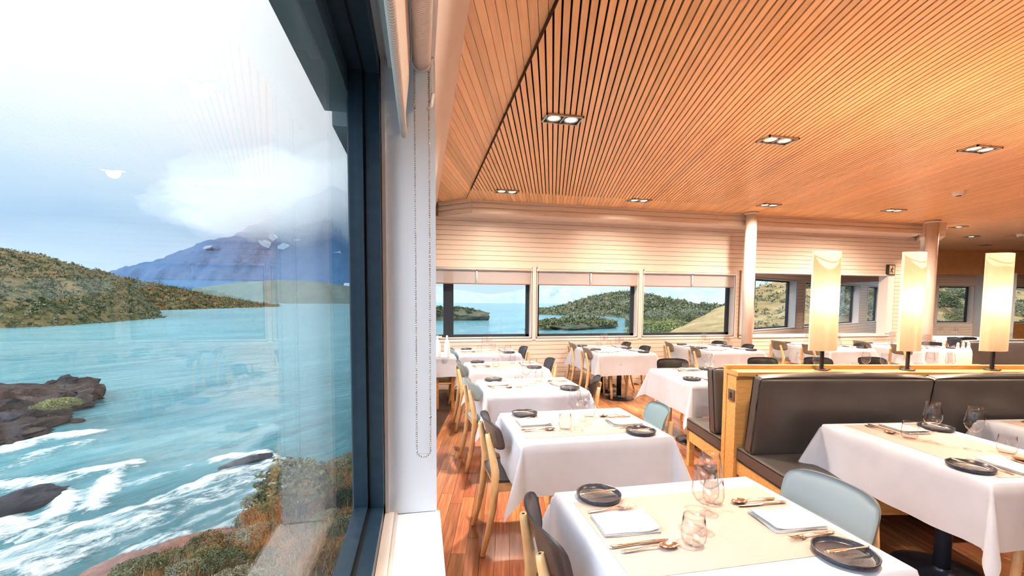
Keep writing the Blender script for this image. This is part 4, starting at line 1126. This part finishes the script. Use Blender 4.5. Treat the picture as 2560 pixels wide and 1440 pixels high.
# snow fields on the mountain
sr = random.Random(4)
for k, (px, py, a, b2, ang) in enumerate(((520, 617, 12, 4, -.2), (668, 612, 20, 8, .5), (716, 622, 20, 12, .5), (692, 602, 26, 8, .7), (745, 605, 14, 6, .4), (850, 640, 16, 10, .8))):
    cols, nx, nu = HILLS['mountain']
    # patch laid just proud of the face: project a ragged outline onto the slope plane
    c = on_w(px, py, 3600*1.0); n_ = 16
    wv = 3600+(770-py)/(770-interp([(120,770,755),(265,770,680),(400,770,645),(520,770,602),(640,770,560),(760,770,500),(830,770,470),(950,770,520)], px)[1])*3600*.35
    m = MB(); top = []; 
    for q in range(n_):
        t = 2*PI*q/n_; rr_ = 1+.35*sr.uniform(-1, 1)
        ex, ey = a*math.cos(t)*rr_, b2*math.sin(t)*rr_
        ex, ey = ex*math.cos(ang)-ey*math.sin(ang), ex*math.sin(ang)+ey*math.cos(ang)
        top.append(on_w(px+ex, py+ey, wv-190-ey*-3))
    bot = [p+FW*60 for p in top]
    m.add([p[:] for p in top+bot], [tuple(range(n_)), tuple(range(2*n_-1, n_-1, -1))]+[(i, (i+1) % n_, n_+(i+1) % n_, n_+i) for i in range(n_)])
    o = m.build('snow_field', 'snow', bpy.data.objects['mountain'])
# cloud bank around the summit
cr_ = random.Random(9)
cloud = empty('cloud_bank', label='grey cloud bank swallowing the mountain top', cat='cloud')
for k, (px, py, w, rx, rz_) in enumerate(((640, 520, 4400, 1000, 240), (760, 490, 4300, 1150, 380), (880, 500, 4000, 1000, 420), (560, 552, 4600, 560, 130), (700, 560, 4200, 700, 170))):
    c = on_w(px, py, w)
    m = MB(); m.ball((0, 0, 0), 1.0, 28, 18); m.v = [(x*rx*(1+.35*nz(x*2+k*3, y*2+z*2, 1)), y*rx*.7*(1+.3*nz(y*2, x*2+k, 1)), z*rz_*(1+.5*nz(x*2.5+k*5, z+y, 1))) for x, y, z in m.v]
    m.build('cloud_puff', 'cloud_volume', cloud, c[:])

# river and lake
def wz(x, y):
    d = math.hypot(x, y); f = max(0, min(1, (60-d)/30))
    a = rad(50); s, c = (x*math.cos(a)+y*math.sin(a)), (-x*math.sin(a)+y*math.cos(a))
    return .34*f*nz(s*.35, c, .42, 4)+.05*nz(s*.5, c*1.5, .5, 2)
FOAM = [  # crests of the white water: polyline, half width in metres, strength
 ([(-60,1420),(0,1398),(150,1350),(300,1292),(430,1240),(560,1196),(660,1168),(692,1150),(640,1142),(560,1150)], .55, 1.0),
 ([(0,1440),(200,1375),(350,1318),(480,1262),(600,1215),(700,1190)], .9, .75),
 ([(20,1128),(120,1092),(235,1084)], .9, .9), ([(60,1150),(150,1118),(220,1108)], .6, .7), ([(0,1180),(110,1140)], .6, .55),
 ([(-40,1222),(60,1218),(150,1205),(240,1186),(310,1172)], 1.1, 1.0), ([(305,1176),(280,1200),(262,1232),(235,1275)], .5, 1.0),
 ([(0,1296),(60,1322),(135,1302),(165,1264),(135,1236),(70,1236)], .5, 1.0), ([(-30,1330),(60,1338),(160,1310)], .8, .8),
 ([(100,1440),(150,1402)], .8, .9), ([(250,1440),(330,1372),(440,1346)], .5, .9), ([(0,1440),(60,1418)], .6, .5), ([(380,1385),(470,1350)], .35, .8), ([(160,1250),(300,1215),(420,1190)], .5, .45)]
segs_ = []
for pl, wd, st_ in FOAM:
    pw_ = [on_z(a, b, ZW) for a, b in pl]
    segs_ += [(p.x, p.y, q.x, q.y, wd, st_) for p, q in zip(pw_, pw_[1:])]
def foam_at(x, y):
    best = 0.0
    for ax, ay, bx, by, wd, st_ in segs_:
        dx, dy = bx-ax, by-ay; L2 = dx*dx+dy*dy
        k = max(0, min(1, ((x-ax)*dx+(y-ay)*dy)/L2)); d2 = (x-ax-k*dx)**2+(y-ay-k*dy)**2
        if d2 < wd*wd*16:
            f = st_*math.exp(-d2/(wd*wd*2.6)); best = max(best, f)
    return best
gx, gy = 230, 220
fv = []
def rpt(u, v):
    x, y = -42+40*u, 12+42*v; f = foam_at(x, y); f = max(0, f*(1+.35*nz(x*.6, y, .9, 3))); fv.append(f)
    return (x, y, ZW+wz(x, y)+.30*f*(.6+.5*nz(x, y, 1.1, 2))-(.5 if (u in (0, 1) or v in (0, 1)) else 0))
m = MB(); m.grid(gx, gy, rpt)
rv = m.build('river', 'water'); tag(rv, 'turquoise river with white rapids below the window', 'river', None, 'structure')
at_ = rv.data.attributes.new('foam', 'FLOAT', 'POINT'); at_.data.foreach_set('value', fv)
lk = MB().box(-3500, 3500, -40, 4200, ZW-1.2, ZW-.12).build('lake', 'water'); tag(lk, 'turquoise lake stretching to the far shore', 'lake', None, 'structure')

# rocks
def rock_mesh(seed, sx, sy, sz, mat, detail=3, rough=.35, name='rock'):
    bm = bmesh.new(); bmesh.ops.create_icosphere(bm, subdivisions=detail, radius=1)
    for v in bm.verts:
        n = mnoise.fractal((v.co*1.3+Vector((seed*7.1, 0, 0))), .8, 2.2, 5); n2 = mnoise.cell(v.co*2.6+Vector((seed*3.3, 0, 0)))
        v.co *= 1+rough*n+.12*rough*n2
        v.co = Vector((v.co.x*sx, v.co.y*sy, v.co.z*sz))
    m = MB(); bm.verts.index_update(); m.add([v.co[:] for v in bm.verts], [tuple(v.index for v in f.verts) for f in bm.faces], False); bm.free()
    return m
def rock(px, py, sx, sy, sz, rz, mat, label, seed, dz=0, detail=4, rough=.35, grp=None):
    q = on_z(px, py, ZW); o = rock_mesh(seed, sx, sy, sz, mat, detail, rough).build('rock', mat, None, (q.x, q.y, ZW+dz), rz)
    return tag(o, label, 'rock', grp)
rock(58, 1268, 1.9, 1.0, .75, rad(50), 'rock_wet', 'dark smooth boulder standing in the white water at lower left', 1, .1, 4, .22)
rock(615, 1160, 1.7, .6, .42, rad(45), 'rock_wet', 'low dark rock behind the long foam wave', 2, .0, 4, .25)
rock(310, 1172, .5, .3, .28, rad(50), 'rock_wet', 'tiny rock tip at the edge of the left rapids', 3)
rock(185, 1055, .7, .5, .35, 0, 'rock_dark', 'small rock just off the tip of the rocky spit', 4)
rock(345, 795, 6, 3, 1.2, 0, 'rock_dark', 'flat rocks at the point of the headland', 5)
# rocky spit at left
sp_ = empty('rocky_spit', (0, 0, 0), label='dark rocky spit reaching into the river at left', cat='rock')
r5 = random.Random(21)
spit = [(-80, 1040, 8, 2.4), (-20, 1050, 7.5, 2.3), (35, 1045, 6.5, 2.1), (80, 1032, 5.5, 2.0), (125, 1012, 4.5, 2.0), (165, 998, 3.2, 1.4), (205, 986, 2.8, 1.3), (228, 982, 1.8, .9), (50, 1080, 4, 1.0), (-10, 1105, 4, 1.0)]
for k, (px, py, s, h) in enumerate(spit):
    q = on_z(px, py, ZW); rock_mesh(30+k, s*.75, s*.5, h, 'rock_dark', 4, .45).build('ledge', 'rock_dark', sp_, (q.x, q.y, ZW), r5.uniform(0, 3))
for k in range(70):
    px = r5.uniform(-60, 235); lo_ = 990+.0*px; py = r5.uniform(985, 1125-.5*max(0, px))
    q = on_z(px, py, ZW); hgt = max(0, 1.6-abs(py-(1045-.3*max(px, 0)))/45)
    s = r5.uniform(.35, 1.3); rock_mesh(300+k, s, s*.8, s*.75, 'rock_dark', 2, .5).build('boulder', 'rock_dark' if k % 3 else 'rock_wet', sp_, (q.x, q.y, ZW+hgt*.9), r5.uniform(0, 3))

# foliage: clumps of small leaves
def leaf_clump(seed, n, rx, ry, rz_, size, flat=.0, layers=0):
    r = random.Random(seed); m = MB()
    for _ in range(n):
        th, ph = r.uniform(0, 2*PI), math.acos(r.uniform(-.35, 1)); q = r.uniform(.55, 1)**.6
        bump_ = 1+.28*mnoise.noise((math.cos(th)*2+seed, math.sin(th)*2, math.cos(ph)*2))
        c = Vector((rx*q*bump_*math.sin(ph)*math.cos(th), ry*q*bump_*math.sin(ph)*math.sin(th), rz_*(.35+q*bump_*math.cos(ph)*.65)))
        if layers: c.z = round(c.z*layers/rz_)/layers*rz_+r.uniform(-.04, .04)
        a = Vector((r.gauss(0, 1), r.gauss(0, 1), r.gauss(0, 1)*(1-flat))).normalized(); b = a.cross(Vector((r.gauss(0, 1), r.gauss(0, 1), r.gauss(0, 1)))).normalized()
        s = size*r.uniform(.6, 1.3)
        m.add([c-a*s, c+b*s*.45, c+a*s, c-b*s*.45], [(0, 1, 2, 3)])
    return m
BUSH = {}
for nm, mt in (('green', 'leaf_green'), ('olive', 'leaf_olive'), ('grey', 'leaf_grey'), ('rust', 'leaf_rust'), ('lime', 'leaf_lime')):
    BUSH[nm] = [leaf_clump(hash_, 3000, 1, 1, .9, .055).mesh('foliage', mt) for hash_ in (len(nm)*3+1, len(nm)*3+2)]
def bush(x, y, z, sx, sy, sz, kind, label, k=0, grp=None):
    b = empty('shrub', (x, y, z), k*1.3, label, 'shrub', grp)
    o = bpy.data.objects.new('foliage', BUSH[kind][k % 2]); COL.objects.link(o); o.parent = b; o.scale = (sx, sy, sz)
    m = MB(); m.tube([(0, 0, -.2*sz), (.05*sx, 0, .35*sz)], [.05*sz, .03*sz], 6); m.build('stem', 'bark', b)
    return b
# near bank below the big window
shore = [(-17, 6), (-14.5, 12), (-12.6, 17.0), (-11.98, 18.95), (-10.44, 20.74), (-9.07, 21.5), (-8.3, 25.2), (-7.2, 28.0), (-5.2, 31.5), (-3, 36), (2, 44)]
def shore_pt(t):
    a = t*(len(shore)-1); i = min(len(shore)-2, int(a)); f = a-i
    return (shore[i][0]+(shore[i+1][0]-shore[i][0])*f, shore[i][1]+(shore[i+1][1]-shore[i][1])*f)
def bank_pt(t, s):
    x, y = shore_pt(t); X1, Y1 = -.9, y*.28
    px, py = x+(X1-x)*s, y+(Y1-y)*s
    z = ZW-.25+(3.8)*(s**.8)+ .55*nz(px, py, .45)*min(1, s*6)
    return (px, py, z)
m = MB(); m.grid(90, 40, lambda u, v: bank_pt(u, v)); bk = m.build('bank', 'bank_brown'); tag(bk, 'rust brown river bank falling away below the window', None, None, 'structure')
for k, (px, py, sx, sy, sz, rz) in enumerate(((430, 1395, 2.6, 1.0, .5, .6), (330, 1420, 2.0, .9, .45, .7), (520, 1365, 1.6, .7, .5, .4))):
    rock(px, py, sx, sy, sz, rz, 'rock_red', ('wide flat reddish rock at the water edge', 'reddish rock at the lower edge of the river bank', 'reddish rock beside the shrubs on the bank')[k], 50+k, .05, 4, .25)
br = random.Random(31)
names = ['green', 'olive', 'grey', 'rust', 'rust', 'olive']
adj = dict(green='dark green', olive='olive green', grey='grey green', rust='rusty brown', lime='yellow green')
def find_bank(px, py):
    best = None
    for i in range(120):
        for j in range(60):
            p = Vector(bank_pt(.2+.75*i/120, j/60)); d = p-CAM; w_ = d.dot(FW)
            x, y = PPX+FPX*d.dot(RT)/w_, PPY-FPX*d.dot(UP)/w_; e2 = (x-px)**2+(y-py)**2
            if best is None or e2 < best[0]: best = (e2, p)
    return best[1]
def project(p):
    d = Vector(p)-CAM; w_ = d.dot(FW); return PPX+FPX*d.dot(RT)/w_, PPY-FPX*d.dot(UP)/w_, w_
kk = 0; spots = []
while len(spots) < 46:
    q = bank_pt(br.uniform(.25, .95), br.uniform(.02, .8)); px, py, w_ = project(q)
    if not (300 < px < 905 and 1150 < py < 1560 and w_ > 5): continue
    if any((Vector(q)-Vector(o)).length < .85 for o in spots): continue
    spots.append(q); kk += 1; kind = br.choice(names); sc = br.uniform(.45, .85)*(1.0 if w_ > 9 else .7)
    wh = 'near the water' if q[2] < ZW+1.0 else 'halfway up' if q[2] < ZW+2.2 else 'close under the window'
    bush(q[0], q[1], q[2]-.1, sc, sc, sc*br.uniform(.6, .95), kind, '%s low shrub on the river bank, %s' % (adj[kind], wh), kk, '%s shrubs on the bank' % adj[kind])
# dry grass and twigs over the whole bank
for mt, nn, hh_ in (('leaf_rust', 9000, .34), ('leaf_olive', 5000, .28), ('leaf_grey', 3500, .30)):
    m = MB()
    for _ in range(nn):
        q = Vector(bank_pt(br.uniform(.2, .95), br.uniform(.03, .92))); a = br.uniform(0, 6.28); h_ = hh_*br.uniform(.5, 1.4); w2 = .018
        tip = q+Vector((br.gauss(0, .12), br.gauss(0, .12), h_)); sd2 = Vector((math.cos(a)*w2, math.sin(a)*w2, 0))
        m.add([q-sd2, q+sd2, tip], [(0, 1, 2)])
    o = m.build('dry_grass', mt); tag(o, {'leaf_rust': 'rusty', 'leaf_olive': 'olive', 'leaf_grey': 'greyish'}[mt]+' dry grass covering the river bank', 'grass', None, 'stuff')
# wind-shaped little tree on the bank
q = find_bank(742, 1320)
tr = empty('small_tree', (q[0], q[1], q[2]-.2), 0, 'dark layered little tree at the top of the bank', 'tree')
m = MB(); m.tube([(0, 0, 0), (.1, 0, .9), (-.05, .1, 1.7), (.2, 0, 2.6)], [.13, .10, .07, .03], 8)
for a in range(6): m.tube([(.05, 0, 1.0+.25*a), (.9*math.cos(a*1.9), .9*math.sin(a*1.9), 1.25+.27*a)], [.05, .015], 5)
m.build('trunk', 'bark', tr)
leaf_clump(77, 3200, 1.35, 1.35, 1.5, .10, .4, 4).build('crown', 'leaf_olive', tr, (0, 0, 1.35))
q = find_bank(635, 1290); t2 = empty('small_tree', (q[0], q[1], q[2]-.1), 0, 'tiny bare-branched tree leaning over the bank', 'tree')
m = MB(); m.tube([(0, 0, 0), (-.1, 0, .5), (-.05, .1, .9)], [.05, .035, .02], 6)
for a in range(5): m.tube([(-.08, .02, .45+.08*a), (.45*math.cos(a*2.2), .45*math.sin(a*2.2), .75+.09*a)], [.02, .006], 5)
m.build('trunk', 'bark', t2); leaf_clump(78, 700, .55, .55, .5, .07, .4, 3).build('crown', 'leaf_grey', t2, (0, 0, .6))
q = on_z(145, 1012, ZW+1.6); bush(q.x, q.y, ZW+1.4, 1.5, 1.5, .8, 'lime', 'yellow green shrub growing on the rocky spit', 3)

# islands outside the back windows
def mound(px, py, rx, ry, h, rz, label, n):
    q = on_z(px, py, ZW); e_ = empty('island', (q.x, q.y, ZW), rz, label, 'island')
    rock_mesh(n, rx, ry, h, 'rock_dark', 4, .25).build('ground', 'shore_scrub', e_)
    r = random.Random(n); m = MB()
    for _ in range(170):
        a, b = r.uniform(0, 2*PI), math.sqrt(r.random()); x, y = rx*b*math.cos(a)*.97, ry*b*math.sin(a)*.97
        z = h*math.sqrt(max(0, 1-b*b))*.8; s = r.uniform(.5, 1.3)*1.25
        lc = leaf_clump(r.randint(0, 9999), 46, s*1.25, s*1.25, s*1.5, s*.5); m.add([(u+x, v+y, w_+z) for u, v, w_ in lc.v], lc.f)
    o = m.build('bushes', 'leaf_green' if n == 2 else 'leaf_olive', e_); o['kind'] = 'stuff'
mound(1440, 819, 22, 11, 2.6, rad(30), 'bushy island outside the middle back window', 1)
mound(1100, 799.5, 26, 8, 6.5, 0, 'small bushy island outside the left back window', 2)

# scrub on the hills: uncountable
def scrub(hname, n, smin, smax, mats, seed, oname, label, smax_s=1.0, imin=0, imax=1, quads=14):
    r = random.Random(seed)
    for q, mt in enumerate(mats):
        m = MB()
        for _ in range(n//len(mats)):
            p = hill_pt(hname, r, smax_s, imin, imax); s = r.uniform(smin, smax)
            for _k in range(quads):
                c = Vector((p[0]+r.gauss(0, .45)*s, p[1]+r.gauss(0, .45)*s, p[2]+abs(r.gauss(0, .42))*s))
                a = Vector((r.gauss(0, 1), r.gauss(0, 1), r.gauss(0, 1))).normalized(); b = a.cross(Vector((r.gauss(0, 1), r.gauss(0, 1), r.gauss(0, 1)))).normalized()
                z = s*.34
                m.add([c-a*z, c+b*z*.7, c+a*z, c-b*z*.7], [(0, 1, 2, 3)])
        o = m.build(oname, mt); tag(o, label % ('green' if q == 0 else 'greyish' if q == 1 else 'brown'), 'scrub', None, 'stuff')
scrub('hill_headland', 3600, .5, 1.5, ('leaf_green', 'leaf_grey', 'leaf_olive'), 1, 'scrub_growth', '%s scrub covering the headland at far left', 1.0)
scrub('hill_far_bank', 1500, 1.2, 3, ('leaf_green', 'leaf_rust'), 2, 'scrub_growth', '%s scrub on the far bank')
scrub('hill_shore', 3000, .8, 2.4, ('leaf_green', 'leaf_grey', 'leaf_olive'), 3, 'scrub_growth', '%s bushes on the shore hill outside the back windows')
scrub('slope_dry', 900, .10, .30, ('leaf_olive', 'leaf_grey'), 4, 'scrub_growth', '%s tufts on the dry slope', 1.0, .2, 1)
rs = random.Random(8)
for k in range(60):
    p = hill_pt('slope_dry', rs, 1.0, .33, .92); s_ = rs.uniform(.6, 1.5); kind = rs.choice(('olive', 'grey', 'green', 'grey'))
    bush(p[0], p[1], p[2]-.1, s_, s_, s_*.8, kind, '%s bush on the slope outside the wing and far room' % adj[kind], k, '%s bushes on the slope' % adj[kind])
for k, (px, py, w, s, kind) in enumerate(((1625, 822, 62, 3.2, 'lime'), (1655, 812, 70, 3.6, 'olive'), (1685, 818, 58, 2.7, 'lime'), (1715, 800, 75, 3.2, 'olive'), (1640, 795, 95, 4, 'grey'), (1690, 790, 100, 4, 'olive'), (1735, 786, 85, 3, 'grey'), (1610, 806, 80, 3.4, 'olive'))):
    q = on_w(px, py, w)
    bush(q.x, q.y, q.z-s*.35, s, s, s*.8, kind, '%s bush outside the right back window, %s' % (adj[kind], ('lowest at left', 'in the middle of the front', 'at the foot of the dry slope', 'beside the slope', 'behind at left', 'behind in the middle', 'behind at right', 'against the window edge')[k]), k)
